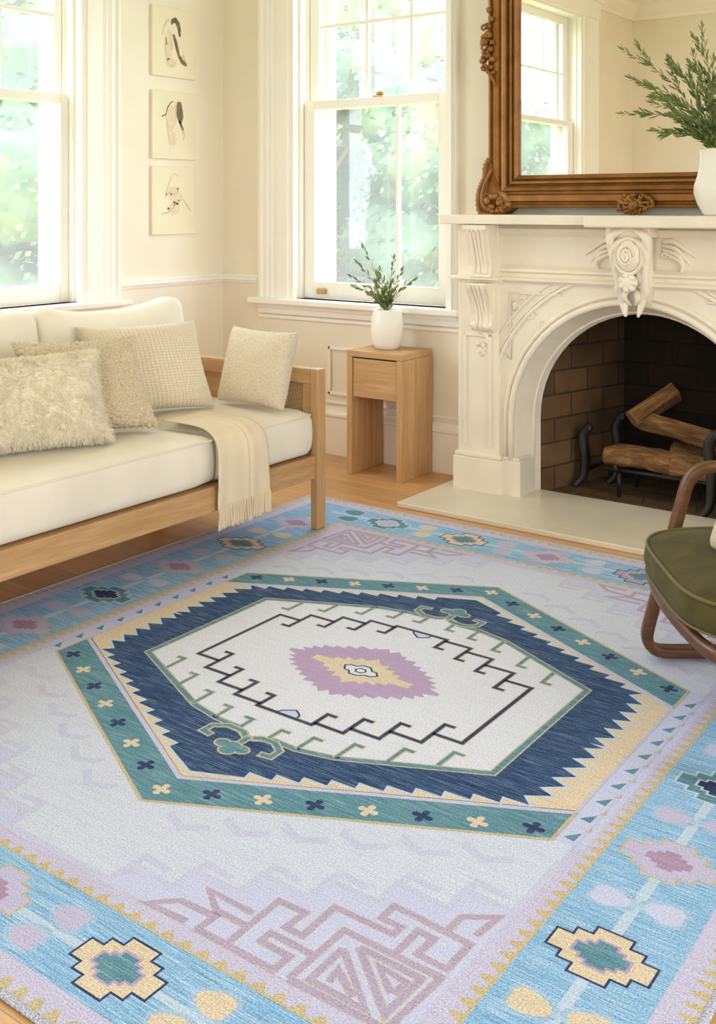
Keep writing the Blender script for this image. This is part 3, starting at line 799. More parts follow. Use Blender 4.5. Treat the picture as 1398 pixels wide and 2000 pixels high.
# ------------------------------------------------------------------ prints on the left wall
def print_(y0, y1, z0, z1, lab, art):
    e = empty('art_print', (XL, (y0+y1)/2, (z0+z1)/2)); tag(e, lab, 'picture', 'prints on the left wall')
    W_, H_ = y1-y0, z1-z0
    bx('panel', .0, .016, -W_/2, W_/2, -H_/2, H_/2, M['paper'], e, .003)
    for mt_, polys in art:
        for q, poly in enumerate(polys):
            lift = .0164+{'blush': 0, 'ink_pale': .0004, 'ink': .0008}[mt_]
            obj_data('brush_stroke', [(lift, (a-.5)*W_, (.5-c)*H_) for a, c in poly], [tuple(range(len(poly)))], M[mt_], e)
def ellipse(cx, cy, rx, ry, a=0, n=18, j=.06):
    r = []
    for k in range(n):
        t = 2*PI*k/n; q = 1+j*math.sin(t*5+cx*30)
        x, y = rx*q*math.cos(t), ry*q*math.sin(t); r.append((cx+x*math.cos(a)-y*math.sin(a), cy+x*math.sin(a)+y*math.cos(a)))
    return r
def stroke2(pts, w):
    L_, R_ = [], []
    for i, p in enumerate(pts):
        a = pts[max(0, i-1)]; c = pts[min(len(pts)-1, i+1)]; dx, dy = c[0]-a[0], c[1]-a[1]; l = math.hypot(dx, dy) or 1
        ww = w*(math.sin(PI*(i+.6)/(len(pts)+.2))*.8+.2); L_.append((p[0]-dy/l*ww, p[1]+dx/l*ww)); R_.append((p[0]+dy/l*ww, p[1]-dx/l*ww))
    return L_+R_[::-1]
print_(3.779, 4.089, 1.925, 2.285, 'topmost cream print with a dark arched brush figure',
    [('ink', [stroke2([(.43, .24), (.45, .19), (.52, .17), (.58, .22), (.61, .30), (.62, .40)], .045), stroke2([(.47, .38), (.52, .48), (.56, .58), (.60, .68)], .035), stroke2([(.60, .68), (.68, .76), (.78, .80)], .035), stroke2([(.30, .44), (.32, .55)], .012)]),
     ('blush', [ellipse(.36, .55, .09, .22, .05), ellipse(.42, .80, .12, .07, 0)]),
     ('ink_pale', [stroke2([(.22, .42), (.26, .28), (.33, .20), (.40, .18)], .018), stroke2([(.30, .44), (.28, .6), (.32, .75), (.38, .85), (.5, .82), (.55, .74)], .012), stroke2([(.40, .35), (.42, .5), (.45, .6)], .02), stroke2([(.62, .72), (.70, .66), (.76, .78)], .03)])])
print_(3.779, 4.089, 1.500, 1.850, 'middle cream print with a dark half-leaf shape beside a pale one',
    [('ink', [ellipse(.62, .30, .075, .17, -.12), stroke2([(.60, .42), (.66, .50), (.70, .56)], .022), stroke2([(.30, .36), (.34, .24), (.42, .16), (.48, .14)], .010), stroke2([(.20, .38), (.27, .36), (.32, .33)], .010)]),
     ('ink_pale', [stroke2([(.30, .38), (.34, .52), (.36, .66), (.40, .80)], .016), stroke2([(.70, .56), (.73, .64), (.70, .70)], .02), stroke2([(.50, .16), (.53, .30), (.53, .44)], .012)]),
     ('blush', [ellipse(.43, .40, .10, .20, .05), ellipse(.47, .70, .08, .10, 0)])])
print_(3.779, 4.089, 1.110, 1.462, 'lowest cream print with a faint scattered floral sketch',
    [('blush', [ellipse(.52, .42, .17, .13, .4), ellipse(.5, .62, .13, .10, -.2)]),
     ('ink_pale', [stroke2([(.46, .12), (.38, .24), (.32, .36), (.30, .46)], .012), stroke2([(.30, .42), (.40, .38), (.50, .42), (.58, .36)], .02), stroke2([(.20, .70), (.34, .68), (.46, .62), (.56, .50), (.62, .52)], .016), stroke2([(.64, .44), (.78, .56), (.88, .66)], .014), stroke2([(.48, .10), (.60, .14)], .010)]),
     ('ink', [ellipse(.42, .41, .02, .015), ellipse(.57, .33, .016, .02), ellipse(.36, .62, .03, .018), ellipse(.60, .50, .018, .012), ellipse(.50, .56, .014, .02)])])

# ------------------------------------------------------------------ sofa
so = empty('sofa', (-3.0, 2.1, 0)); tag(so, 'long oak framed sofa with ivory cushions under the left window', 'sofa')
def sob(name, b_, m, smooth=False):
    o = obj(name, b_, m, so, smooth=smooth); o.location = (3.0, -2.1, 0); return o
SX0, SX1, SY0, SY1 = -3.50, -2.55, .92, 3.29
b_ = NB(); box(b_, -2.595, -2.558, SY0+.07, 3.236, .205, .292, .004); sob('front_rail', b_, M['oak_y'])
b_ = NB(); box(b_, -3.49, -3.455, SY0+.07, 3.216, .205, .62, .004); sob('back_rail', b_, M['oak_y'])
b_ = NB()
box(b_, -3.455, -2.600, SY0+.08, 3.23, .272, .290, .002)
sob('seat_deck', b_, M['oak_y'])
for y0, y1, in_ in ((3.215, 3.29, -1), (.92, .995, 1)):
    for x0, x1 in ((-2.584, -2.55), (-3.50, -3.438)):
        b_ = NB(); box(b_, x0, x1, y0+(.022 if y0 > 3 else 0), y1, .008 if y0 > 3 else .0, .625, .005); sob('leg', b_, M['oak_z'])
    b_ = NB(); ya, yb_ = y0+.030, y1-.008
    box(b_, -3.438, -2.584, y0+.026, y1-.003, .565, .6235, .004); box(b_, -3.438, -2.584, ya, yb_, .205, .30, .004)
    box(b_, -3.438, -2.98, ya+.006, yb_-.006, .30, .566, .002); box(b_, -2.63, -2.584, ya, yb_, .30, .566, .003)
    sob('arm', b_, M['oak_x'])
    b_ = NB(); box(b_, -2.98, -2.63, ya+.008, yb_-.008, .30, .565, .002); sob('arm_panel', b_, M['rattan'])['label'] = 'woven rattan arm panel'
def soft_box(x0, x1, y0, y1, z0, z1, crown, r, nz=None, pinch=0):
    """cushion block: rounded box lifted to a crown"""
    b_ = NB(); bmesh.ops.create_grid(b_, x_segments=1, y_segments=1, size=1); b_.clear() if False else None
    b_.free(); b_ = NB()
    rr = bmesh.ops.create_cube(b_, size=2)
    bmesh.ops.subdivide_edges(b_, edges=b_.edges[:], cuts=15, use_grid_fill=True)
    hx, hy, hz = (x1-x0)/2, (y1-y0)/2, (z1-z0)/2
    for v in b_.verts:
        p = Vector((v.co.x*hx, v.co.y*hy, v.co.z*hz))
        q = Vector((max(-hx+r, min(hx-r, p.x)), max(-hy+r, min(hy-r, p.y)), max(-hz+r, min(hz-r, p.z))))
        # spread the grid so corners are well resolved
        d = p-q
        if d.length > 1e-6: p = q+d.normalized()*r
        fx, fy = 1-(p.x/hx)**2, 1-(p.y/hy)**2
        p.z += crown*max(0, fx)*max(0, fy)*(1 if p.z > 0 else -.1)
        bulge = (1-(p.z/hz)**2 if abs(p.z) < hz else 0)
        p.x += .010*bulge*(p.x/hx); p.y += .008*bulge*(p.y/hy)
        p += Vector((1, 1, 1))*.002*noise.noise(p*9)
        v.co = p+Vector(((x0+x1)/2, (y0+y1)/2, (z0+z1)/2))
    return b_
def seam(b_, x0, x1, y0, y1, z, r=.004, c=.03):
    P = []
    for (cx, cy, a) in ((x1-c, y1-c, 0), (x0+c, y1-c, PI/2), (x0+c, y0+c, PI), (x1-c, y0+c, 3*PI/2)):
        for k in range(5): t = a+k*PI/8; P.append((cx+c*math.cos(t), cy+c*math.sin(t), z))
    tube(b_, P, r, 6, closed=True)
for (y0, y1) in ((1.0, 2.693), (2.697, 3.232)):
    o = sob('seat_cushion', soft_box(-3.40, -2.562, y0, y1, .292, .470, .014, .042), M['linen'], True)
    b_ = NB(); seam(b_, -3.397, -2.556, y0+.004, y1-.004, .452, .0028, .04)
    s_ = obj('seam', b_, M['linen'], o, smooth=True)
# back cushions lean on the back rail
def back_cushion(y0, y1, zt, sag):
    b_ = soft_box(-.075, .085, y0, y1, 0, zt, 0, .055)
    H = zt
    for v in b_.verts:
        t = v.co.z/H; u = (v.co.y-(y0+y1)/2)/((y1-y0)/2)
        v.co.x += .035*(1-u*u)*math.sin(PI*t)*(1 if v.co.x > 0 else .3)
        v.co.z += sag*(abs(u)**3)*t*.035 - .012*t*(1-u*u)
    o = obj('back_cushion', b_, M['linen'], so, smooth=True)
    o.location = (-3.235+3.0, -2.1, .475); o.rotation_euler = (0, -.12, 0)
back_cushion(2.455, 3.17, .385, 1.0); back_cushion(1.70, 2.445, .40, .3); back_cushion(1.01, 1.69, .40, .3)

# scatter pillows ------------------------------------------------------------
def pillow_mesh(w, h, t, n=44, pinch=.09, droop=0, seed=0, crease=0, skew=0):
    """two puffed faces meeting in a seam; x = width, z = height, y = thickness"""
    verts, faces, uvs = [], [], []
    for side in (-1, 1):
        for j in range(n+1):
            for i in range(n+1):
                u, v = 2*i/n-1, 2*j/n-1
                # denser near the rim
                u = math.sin(u*PI/2); v = math.sin(v*PI/2)
                ex = 1-pinch*(1-v*v)*0-pinch*(1-abs(v)**2)*abs(u)**3; ez = 1-pinch*(1-abs(u)**2)*abs(v)**3
                x, z = u*ex*w/2, v*ez*h/2
                th = ((max(0, 1-u**4))*(max(0, 1-v**4)))**.42
                y = side*t/2*th
                q = Vector((x*6, z*6, seed))
                y += side*.010*noise.noise(q)*th+.004*noise.noise(q*3)*th
                if crease: y += side*crease*th*math.sin(x*26+z*12+2*noise.noise(q*.8))*abs(v)
                verts.append((x-skew*(z+h/2), y, z)); uvs.append((i/n, j/n))
    N = (n+1)*(n+1)
    for s in range(2):
        for j in range(n):
            for i in range(n):
                a = s*N+j*(n+1)+i; f = (a, a+1, a+n+2, a+n+1)
                faces.append(f if s == 0 else f[::-1])
    return verts, faces, uvs
def pillow(name, BR, ang, w, h, t, lean, mat, lab, n=44, roll=0, pinch=.09, seed=0, crease=0, fuzz=None, grp=True, skew=0):
    """BR = bottom corner (world) at the +width end, ang = heading of the width axis, lean = radians back from vertical"""
    vs, fs, uv = pillow_mesh(w, h, t, n, pinch, 0, seed, crease, skew)
    if fuzz:
        kind, amp, fr = fuzz; out = []
        me = bpy.data.meshes.new('t'); me.from_pydata(vs, [], fs); me.update()
        nr = [v.normal.copy() for v in me.vertices]; bpy.data.meshes.remove(me)
        for p, q in zip(vs, nr):
            p = Vector(p); s = noise.voronoi(p*fr)[0][0]
            out.append(p+q*amp*(1-1.6*s))
        vs = out
    me = bpy.data.meshes.new(name); me.from_pydata(vs, [], fs); me.materials.append(mat)
    l = me.uv_layers.new(name='UVMap')
    for p in me.polygons:
        p.use_smooth = True
        for li in p.loop_indices: l.data[li].uv = uv[me.loops[li].vertex_index]
    o = bpy.data.objects.new(name, me); link(o)
    R = Matrix.Rotation(ang, 4, 'Z') @ Matrix.Rotation(-lean, 4, 'X') @ Matrix.Rotation(roll, 4, 'Y')
    corner = R @ Vector((w/2, 0, -h/2))
    o.matrix_world = Matrix.Translation(Vector(BR)-corner) @ R
    tag(o, lab, 'pillow', 'scatter pillows on the sofa' if grp else None)
    return o
def merge_uvseam(o): pass
A = lambda dx, dy: math.atan2(dy, dx)
p1 = pillow('gauze_pillow', (-2.85, 2.985, .488), A(.42, .91), .46, .335, .15, .26, M['gauze'], 'square crinkled gauze pillow at the back of the sofa, third from the left', n=60, seed=3, pinch=.07, skew=.16)
p2 = pillow('boucle_pillow', (-2.745, 2.59, .490), A(.40, .91), .41, .32, .14, .24, M['boucle'], 'nubby oatmeal boucle pillow between the shaggy one and the gauze one', n=150, seed=8, skew=.20, fuzz=('b', .009, 85))
p3 = pillow('shaggy_pillow', (-2.71, 2.365, .488), A(.34, .94), .62, .295, .16, .20, M['fur'], 'long shaggy cream lumbar pillow at the left end of the sofa', n=60, seed=12, skew=.12)
p4 = pillow('slub_pillow', (-2.585, 3.07, .490), A(1, .02), .325, .295, .11, .30, M['knit'], 'small slubby cream pillow leaning on the right arm of the sofa', n=110, roll=.02, seed=20, pinch=.07, fuzz=('b', .0022, 120))
# shaggy pile as strands
def pile(o, w, h, t, cnt, L):
    rnd = random.Random(2); vs, fs = [], []
    me = o.data; polys = me.polygons; ar = [p.area for p in polys]; tot = sum(ar); cum = []; s = 0
    for a in ar: s += a; cum.append(s)
    import bisect
    for k in range(cnt):
        p = polys[bisect.bisect_left(cum, rnd.random()*tot)]
        vv = [me.vertices[i].co for i in p.vertices]; a, c = rnd.random(), rnd.random()
        q = vv[0].lerp(vv[1], a).lerp(vv[3].lerp(vv[2], a), c)
        n_ = p.normal; g = Vector((.5*noise.noise(q*45)+.5*(rnd.random()-.5), 0, -.45+.5*noise.noise(q*40+Vector((5, 5, 5)))))
        d = (n_*1.1+g*.9+Vector((rnd.random()-.5, rnd.random()-.5, rnd.random()-.5))*.5).normalized()
        l = L*(.6+.7*rnd.random()); sd = d.cross(n_)
        if sd.length < 1e-3: continue
        sd.normalize(); wv = .0009
        b0 = len(vs); m = q+d*l*.55+n_*l*.12; e = q+d*l+g*l*.35
        vs += [q+sd*wv, q-sd*wv, m+sd*wv*.8, m-sd*wv*.8, e]
        fs += [(b0, b0+1, b0+3, b0+2), (b0+2, b0+3, b0+4)]
    q = obj_data('pile', vs, fs, M['fur'], o, smooth=True); q['kind'] = 'stuff'
pile(p3, .6, .3, .16, 42000, .013)

# throw over the seat edge ----------------------------------------------------
def throw():
    # side profile (x, z) from the seat over the front edge down to the fringe
    prof = [(-2.80, .4905), (-2.74, .4910), (-2.68, .4895), (-2.63, .486), (-2.595, .478), (-2.567, .462), (-2.548, .435), (-2.541, .40), (-2.540, .35), (-2.541, .29), (-2.543, .27), (-2.545, .24), (-2.546, .212)]
    P = smooth_curve([(x, 0, z) for x, z in prof], 5); n = len(P); m = 40
    vs, fs = [], []
    for i, p in enumerate(P):
        t = i/(n-1)
        for j in range(m+1):
            u = j/m
            y0 = 2.680-.02*(1-t)+.004*math.sin(t*5); y1 = 2.915+.040*t-.05*(1-t)*(1-t)
            y = y0+(y1-y0)*u
            fold = .007*math.exp(-((u-.56-.02*math.sin(t*4))/.03)**2)*min(1, t*2.2) - .010*math.exp(-((u-.60-.02*math.sin(t*4))/.035)**2)*min(1, t*2)
            wv = .004*math.sin(u*9+1.0+t*2)*t + .003*math.sin(u*21+t)*t
            out = .005+fold+wv
            # outward normal of the profile
            a = P[max(0, i-1)]; c = P[min(n-1, i+1)]; d = (c-a).normalized(); nx, nz = -d.z, d.x
            if nx*1+nz*1 < 0: nx, nz = -nx, -nz
            vs.append((p.x+nx*out, y, p.z+nz*out))
    for i in range(n-1):
        for j in range(m):
            a = i*(m+1)+j; fs.append((a, a+1, a+m+2, a+m+1))
    o = obj_data('throw_blanket', vs, fs, M['throw'], smooth=True)
    md = o.modifiers.new('thick', 'SOLIDIFY'); md.thickness = .004; md.offset = 1
    tag(o, 'cream wool throw with a fringe hanging over the front of the sofa seat', 'throw')
    b_ = NB(); rnd = random.Random(6); last = [Vector(v) for v in vs[-(m+1):]]
    k = 0; N = 30
    for q in range(N):
        u = (q+.5)/N*m; i = min(m-1, int(u)); p = last[i].lerp(last[i+1], u-i)
        L_ = .062+.010*rnd.random()
        pts = smooth_curve([p+Vector((.001, 0, .012)), p+Vector((.003*rnd.random(), .002*(rnd.random()-.5), -.02)), p+Vector((.004*rnd.random(), .006*(rnd.random()-.5), -L_))], 4)
        tube(b_, pts, [.0030, .0036, .0040, .0042, .0042, .0042, .0044, .0046, .0040], 6)
        blob(b_, p+Vector((.001, 0, -.004)), .0048, 1, 1, 1, 1)
    obj('fringe', b_, M['throw'], o, smooth=True)
throw()

# ------------------------------------------------------------------ armchair
DA = math.radians(35)
ch = empty('armchair', (-1.085, 2.855, .0)); ch.rotation_euler = (0, 0, DA)
tag(ch, 'bentwood walnut armchair with a moss green velvet seat at the right', 'armchair')
# local: +x = towards the chair back, -y = across towards the other side frame (chair width)
CW = .67
def bent(pts, r=.016, per=6, parent=ch, name='side_frame'):
    b_ = NB(); P = []
    tube(b_, pts, r, 10, sx=1.25, sy=.9, up=Vector((0, 1, 0)))
    return obj(name, b_, M['walnut'], parent, smooth=True)
def rounded(pts, rad, n=7, closed=False):
    pts = [Vector(p) for p in pts]; out = []; N = len(pts)
    for i, p in enumerate(pts):
        if not closed and i in (0, N-1): out.append(p); continue
        a, c = pts[i-1], pts[(i+1) % N]; d1, d2 = (a-p), (c-p); r = min(rad, d1.length*.45, d2.length*.45)
        s, e = p+d1.normalized()*r, p+d2.normalized()*r
        for k in range(n+1):
            t = k/n; out.append(s*(1-t)**2+p*2*t*(1-t)+e*t*t)
    return out
def side_frame(y):
    loop = [(.0, y, .028), (.57, y, .028), (.60, y, .30), (.63, y, .53), (.12, y, .575), (.06, y, .30)]
    # start up the front member: floor corner at x=0
    loop = [(-.022, y, .028), (.60, y, .028), (.66, y, .515), (.115, y, .540)]
    P = rounded(loop, .070, 8, True)
    b_ = NB(); tube(b_, P, .0155, 12, closed=True, sx=1.0, sy=1.0, up=Vector((0, 1, 0)))
    for v in b_.verts:
        dy = v.co.y-y; v.co.y = y+max(-.020, min(.020, dy*2.2))
    obj('side_frame', b_, M['walnut'], ch, smooth=True)
side_frame(0); side_frame(-CW)
# seat rails: curved front rail and sides
def seat_outline(off=0, n=10):
    """rounded trapezoid seen from above, local coordinates"""
    base = [(-.035-off, -.02), (-.075-off, -CW*.5), (-.035-off, -CW+.02), (.56, -CW+.03-off*0), (.56, -.03)]
    return base
b_ = NB()
fr_pts = smooth_curve([(.070, .0, .270), (.012, -.03, .270), (-.022, -.12, .268), (-.038, -CW*.5, .268), (-.022, -CW+.12, .268), (.012, -CW+.03, .270), (.070, -CW, .270)], 7)
tube(b_, fr_pts, .019, 10, sx=.8, sy=1.0)
for v in b_.verts: pass
obj('front_rail', b_, M['walnut'], ch, smooth=True)
b_ = NB(); tube(b_, [(.02, -.02, .262), (.62, -.02, .235)], .015, 10); obj('seat_rail', b_, M['walnut'], ch, smooth=True)
b_ = NB(); tube(b_, [(.02, -CW+.02, .262), (.62, -CW+.02, .235)], .015, 10); obj('seat_rail', b_, M['walnut'], ch, smooth=True)
b_ = NB(); tube(b_, [(.60, .0, .235), (.60, -CW, .235)], .015, 10); obj('stretcher', b_, M['walnut'], ch, smooth=True)
# seat cushion from an outline loft
def outline(k=48, grow=0):
    pts = []
    for i in range(k):
        t = 2*PI*i/k; c, s = math.cos(t), math.sin(t)
        e = 2/4.2
        x = .285+(.310+grow)*math.copysign(abs(c)**e, c); y = -CW/2+(CW/2-.025+grow)*math.copysign(abs(s)**e, s)
        if c < 0: x -= .03*(1-abs(s)**2)
        pts.append((x, y))
    return pts
b_ = NB(); rings = []
for (g_, z) in ((-.05, .280), (-.012, .283), (.004, .298), (.010, .325), (.006, .350), (-.004, .364), (-.05, .378), (-.12, .388), (-.20, .392)):
    rings.append([b_.verts.new((x, y, z)) for x, y in outline(64, g_)])
for Ar, Br in zip(rings, rings[1:]):
    for i in range(64): b_.faces.new((Ar[i], Ar[(i+1) % 64], Br[(i+1) % 64], Br[i]))
b_.faces.new(rings[0][::-1]); b_.faces.new(rings[-1])
sc = obj('seat_cushion', b_, M['velvet'], ch, smooth=True); sc.location = (0, 0, .012)
b_ = NB(); tube(b_, [(x, y, .363) for x, y in outline(64, .002)], .0042, 8, closed=True); obj('piping', b_, M['piping'], sc, smooth=True)
b_ = NB(); tube(b_, [(x, y, .293) for x, y in outline(64, .004)], .0035, 8, closed=True); obj('piping', b_, M['piping'], sc, smooth=True)
# backrest beyond the frame
b_ = soft_box(-.06, .06, -CW+.04, -.04, 0, .48, 0, .05); o = obj('backrest', b_, M['velvet'], ch, smooth=True); o.location = (.60, 0, .36); o.rotation_euler = (0, .32, 0)
b_ = NB()
for y in (-.03, -CW+.03): tube(b_, [(.61, y, .24), (.70, y, .55), (.83, y, .90)], .016, 10)
tube(b_, [(.83, -.03, .90), (.83, -CW+.03, .90)], .016, 10)
obj('back_frame', b_, M['walnut'], ch, smooth=True)
pc = pillow('chair_pillow', (-.50, 2.30, .405), A(-.60, .8), .36, .20, .10, .35, M['knit'], 'cream pillow on the green armchair seat, only its corner showing', n=40, seed=31, grp=False)
pc.matrix_world = Matrix.Translation(Vector((-.862, 2.70, .392))) @ Matrix.Rotation(A(.72, -.69), 4, 'Z') @ Matrix.Rotation(-.35, 4, 'X') @ Matrix.Translation(Vector((.18, 0, .10)))

# ------------------------------------------------------------------ rug
RY = dict(
 base=yarn('rug_yarn_lilac', (206, 203, 238), .25, .24, (232, 232, 250)),
 field=yarn('rug_yarn_silver', (214, 222, 248), .25, .22, (232, 238, 250)),
 lav=yarn('rug_yarn_pale_lavender', (206, 212, 250), .2, .2, (228, 232, 250)),
 faint=yarn('rug_yarn_faded_violet', (206, 210, 243), .25, .22, (222, 226, 250)),
 blue=yarn('rug_yarn_sky_blue', (146, 195, 243), .8, .3, (214, 234, 250)),
 paleblue=yarn('rug_yarn_ice_blue', (198, 218, 246), .3, .2, (232, 242, 250)),
 navy=yarn('rug_yarn_navy', (48, 76, 120), .5, .38, (170, 192, 232)),
 ink=yarn('rug_yarn_dark_navy', (52, 66, 108), .3, .32, (140, 156, 196)),
 teal=yarn('rug_yarn_teal', (98, 146, 168), .45, .28, (187, 218, 231)),
 tan=yarn('rug_yarn_sand', (228, 212, 190), .3, .26, (240, 234, 226)),
 gold=yarn('rug_yarn_gold', (208, 192, 160), .2, .3, (240, 232, 209)),
 mauve=yarn('rug_yarn_mauve', (188, 166, 206), .2, .2, (218, 206, 238)),
 pinkc=yarn('rug_yarn_dusty_pink', (178, 152, 188), .2, .22, (218, 200, 223)),
 white=yarn('rug_yarn_white', (226, 230, 249), .2, .2, (240, 245, 250)),
 leafm=yarn('rug_yarn_pale_mauve', (200, 196, 235), .25, .22, (224, 222, 250)),
 maze=yarn('rug_yarn_violet', (186, 172, 214), .25, .24, (214, 206, 240)),
 halo=yarn('rug_yarn_pale_sky', (168, 202, 240), .5, .25, (222, 236, 250)),
 bind=yarn('rug_binding_grey', (193, 196, 217), .2, .45, (236, 240, 250)),
)
RK = list(RY); RI = {k: i for i, k in enumerate(RK)}
RV_, RF_, RM_ = [], [], []
ZT = .0062
def warp(p, q):
    if p < -.855: p = -.862+(p+.855)*1.13
    if q > 1.045: q = 1.045+(q-1.045)*1.085
    return p, q
def poly(pts, col, layer, w=True):
    k = len(RV_)
    for p, q in pts:
        if w: p, q = warp(p, q)
        RV_.append((p, q, ZT+.00010*layer+.000018*(len(RF_)%5)))
    # signed area for an upward normal
    a = sum(pts[i][0]*pts[(i+1) % len(pts)][1]-pts[(i+1) % len(pts)][0]*pts[i][1] for i in range(len(pts)))
    f = tuple(range(k, k+len(pts))); RF_.append(f if a > 0 else f[::-1]); RM_.append(RI[col])
def rect(x0, x1, y0, y1, col, layer): poly([(x0, y0), (x1, y0), (x1, y1), (x0, y1)], col, layer)
def line(pts, w, col, layer, closed=False):
    """mitred ribbon made of one quad per segment"""
    n = len(pts); L_, R_ = [], []
    for i in range(n):
        p = pts[i]; a = pts[i-1] if (i or closed) else None; c = pts[(i+1) % n] if (i < n-1 or closed) else None
        def unit(a, b):
            dx, dy = b[0]-a[0], b[1]-a[1]; l = math.hypot(dx, dy) or 1e-9; return dx/l, dy/l
        d1 = unit(a, p) if a else unit(p, c); d2 = unit(p, c) if c else d1
        n1, n2 = (-d1[1], d1[0]), (-d2[1], d2[0]); mx, my = n1[0]+n2[0], n1[1]+n2[1]; l = math.hypot(mx, my)
        if l < .3: mx, my = n1; k = 1
        else: mx, my = mx/l, my/l; k = min(2.2, 1/max(.3, mx*n1[0]+my*n1[1]))
        e = 0
        L_.append((p[0]+mx*w/2*k, p[1]+my*w/2*k)); R_.append((p[0]-mx*w/2*k, p[1]-my*w/2*k))
    for i in range(n if closed else n-1):
        j = (i+1) % n; poly([R_[i], R_[j], L_[j], L_[i]], col, layer)
def outlined(pts, w, wo, col, colo, layer, closed=False):
    # extend open ends a touch so that the outline closes round the tip
    q = list(pts)
    if not closed:
        for a, b, i in ((pts[0], pts[1], 0), (pts[-1], pts[-2], -1)):
            l = math.hypot(a[0]-b[0], a[1]-b[1]) or 1; q[i] = (a[0]+(a[0]-b[0])/l*wo, a[1]+(a[1]-b[1])/l*wo)
    line(q, w+2*wo, colo, layer, closed); line(pts, w, col, layer+1, closed)
def sym(f, both=(1, -1)):
    for sx in both:
        for sy in both: f(lambda P, sx=sx, sy=sy: [(sx*x, sy*y) for x, y in P])
PX, QY = 1.150, 1.282         # woven pattern edge; a grey binding runs outside
BX0, BX1, BY0, BY1 = .855, 1.084, 1.045, 1.224
rect(-PX, PX, -QY, QY, 'base', 0)
# outer saw teeth
def teeth_line(a0, a1, period, fixed, tip, horizontal, col, layer, half=.42):
    n = int(round((a1-a0)/period)); st = (a1-a0)/n
    for k in range(n):
        c = a0+(k+.5)*st
        P = [(c-st*half, fixed), (c+st*half, fixed), (c+st*.12, (fixed+tip)/2*.35+tip*.65), (c, tip), (c-st*.2, (fixed+tip)/2*.5+tip*.5)]
        poly([(x, y) if horizontal else (y, x) for x, y in P], col, layer)
for s in (1, -1):
    teeth_line(-QY+.02, QY-.02, .029, s*PX, s*1.112, False, 'gold', 1); teeth_line(-PX+.03, PX-.03, .040, s*(QY-.004), s*1.252, True, 'gold', 1)
    rect(*sorted((s*PX, s*(PX-.004))), -QY, QY, 'gold', 2)
# blue border
for s in (1, -1):
    rect(*sorted((s*BX0, s*BX1)), -BY1, BY1, 'blue', 2); rect(-BX0, BX0, *sorted((s*BY0, s*BY1)), 'blue', 2)
    # pale stems down the middle of the border
    line([(s*.968, -1.1), (s*.966, 1.1)], .020, 'paleblue', 3); line([(-.95, s*1.142), (.95, s*1.142)], .016, 'paleblue', 3)
# inner field and its gold teeth
rect(-BX0, BX0, -BY0, BY0, 'base', 3)
for s in (1, -1):
    teeth_line(-BY0+.03, BY0-.03, .033, s*BX0, s*.826, False, 'gold', 4); teeth_line(-BX0+.03, BX0-.03, .041, s*BY0, s*1.022, True, 'gold', 4)
    line([(s*(BX0-.002), -BY0), (s*(BX0-.002), BY0)], .006, 'gold', 5); line([(-BX0, s*(BY0-.002)), (BX0, s*(BY0-.002))], .006, 'gold', 6)
# pale field with stepped corners (lavender corner ground, silver centre)
UK = [.150+.11*k for k in range(6)]; VL = [1.0, .945, .885, .820, .757, .700]; VH = [.905, .852, .785, .727, .657, .600]
def quarter_field(col_w):
    P = [(0, .995)]
    for u, a, b in zip(UK, VL, VH): P += [(u, a), (u, b+.026)]
    P += [(.80, .632), (.80, 0), (0, 0)]
    return P
def f(S):
    poly(S([(.135, 1.0), (.80, 1.0), (.80, .58), (.40, .7)]), 'lav', 4)
    poly(S(quarter_field(0)), 'field', 5)
    pts = [(0, .993)]
    for u, a, b in zip(UK, VL, VH): pts += [(u, a-.004), (u, b+.03)]
    pts += [(.80, .636), (.803, .45)]
    line(S(pts), .016, 'faint', 6)
    for u, b in zip(UK, VH): line(S([(u+.004, b+.03), (u+.006, b), (u+.072, b+.006)]), .017, 'faint', 7)
sym(f)
# faint check marks along the green chevrons
def f(S):
    for k in range(7):
        u = .09+.108*k; v = .768-.053*k
        if u > .66: break
        line(S([(u, v+.012), (u+.052, v+.030), (u+.098, v-.004)]), .020, 'faint', 6)
        line(S([(u-.004, v-.004), (u+.004, v+.016)]), .016, 'faint', 6)
sym(f)
# lilac side strips with little triangles
for s in (1, -1):
    rect(*sorted((s*.752, s*.823)), -.395, .395, 'lav', 7)
    line([(s*.757, -.39), (s*.757, .39)], .006, 'base', 12); line([(s*.805, -.40), (s*.805, .40)], .003, 'base', 12)
    for k in range(10):
        v = -.362+.0765*k; c = .786
        poly([(s*(c-.014), v-.012), (s*(c+.010), v-.016), (s*(c+.012), v+.018)], 'teal', 9)
        if s == 1: poly([(c+.012, v+.022), (c+.026, v+.030), (c+.020, v+.052)], 'gold', 9)
# green chevrons
for s in (1, -1):
    O = [(-.755, s*.395), (0, s*.772), (.755, s*.395)]; I = [(.755, s*.292), (0, s*.672), (-.755, s*.292)]
    poly([(-.762, s*.400), (0, s*.781), (.762, s*.400), (.762, s*.280), (0, s*.660), (-.762, s*.280)], 'gold', 8)
    poly(O+I, 'teal', 9)
    poly([(-.755, s*.292), (0, s*.672), (.755, s*.292), (.755, s*.276), (0, s*.657), (-.755, s*.276)], 'base', 9)
for s in (1, -1):
    for t in (1, -1): line([(t*.758, s*.398), (t*.758, s*.284)], .007, 'gold', 13)
def cross(x, y, r, col, layer):
    P = []
    for k in range(4):
        a = k*PI/2+PI/4*0
        for dr, da in ((.38, -.785), (.85, -.42), (1, -.15), (1, .15), (.85, .42)):
            P.append((x+r*dr*math.cos(a+da), y+r*.92*dr*math.sin(a+da)))
    poly(P, col, layer)
for s in (1, -1):
    for k in range(-7, 8):
        cross(.101*k+.004, s*(.722-.0485*abs(k)), .024, 'tan' if k % 2 == 0 else 'ink', 10)
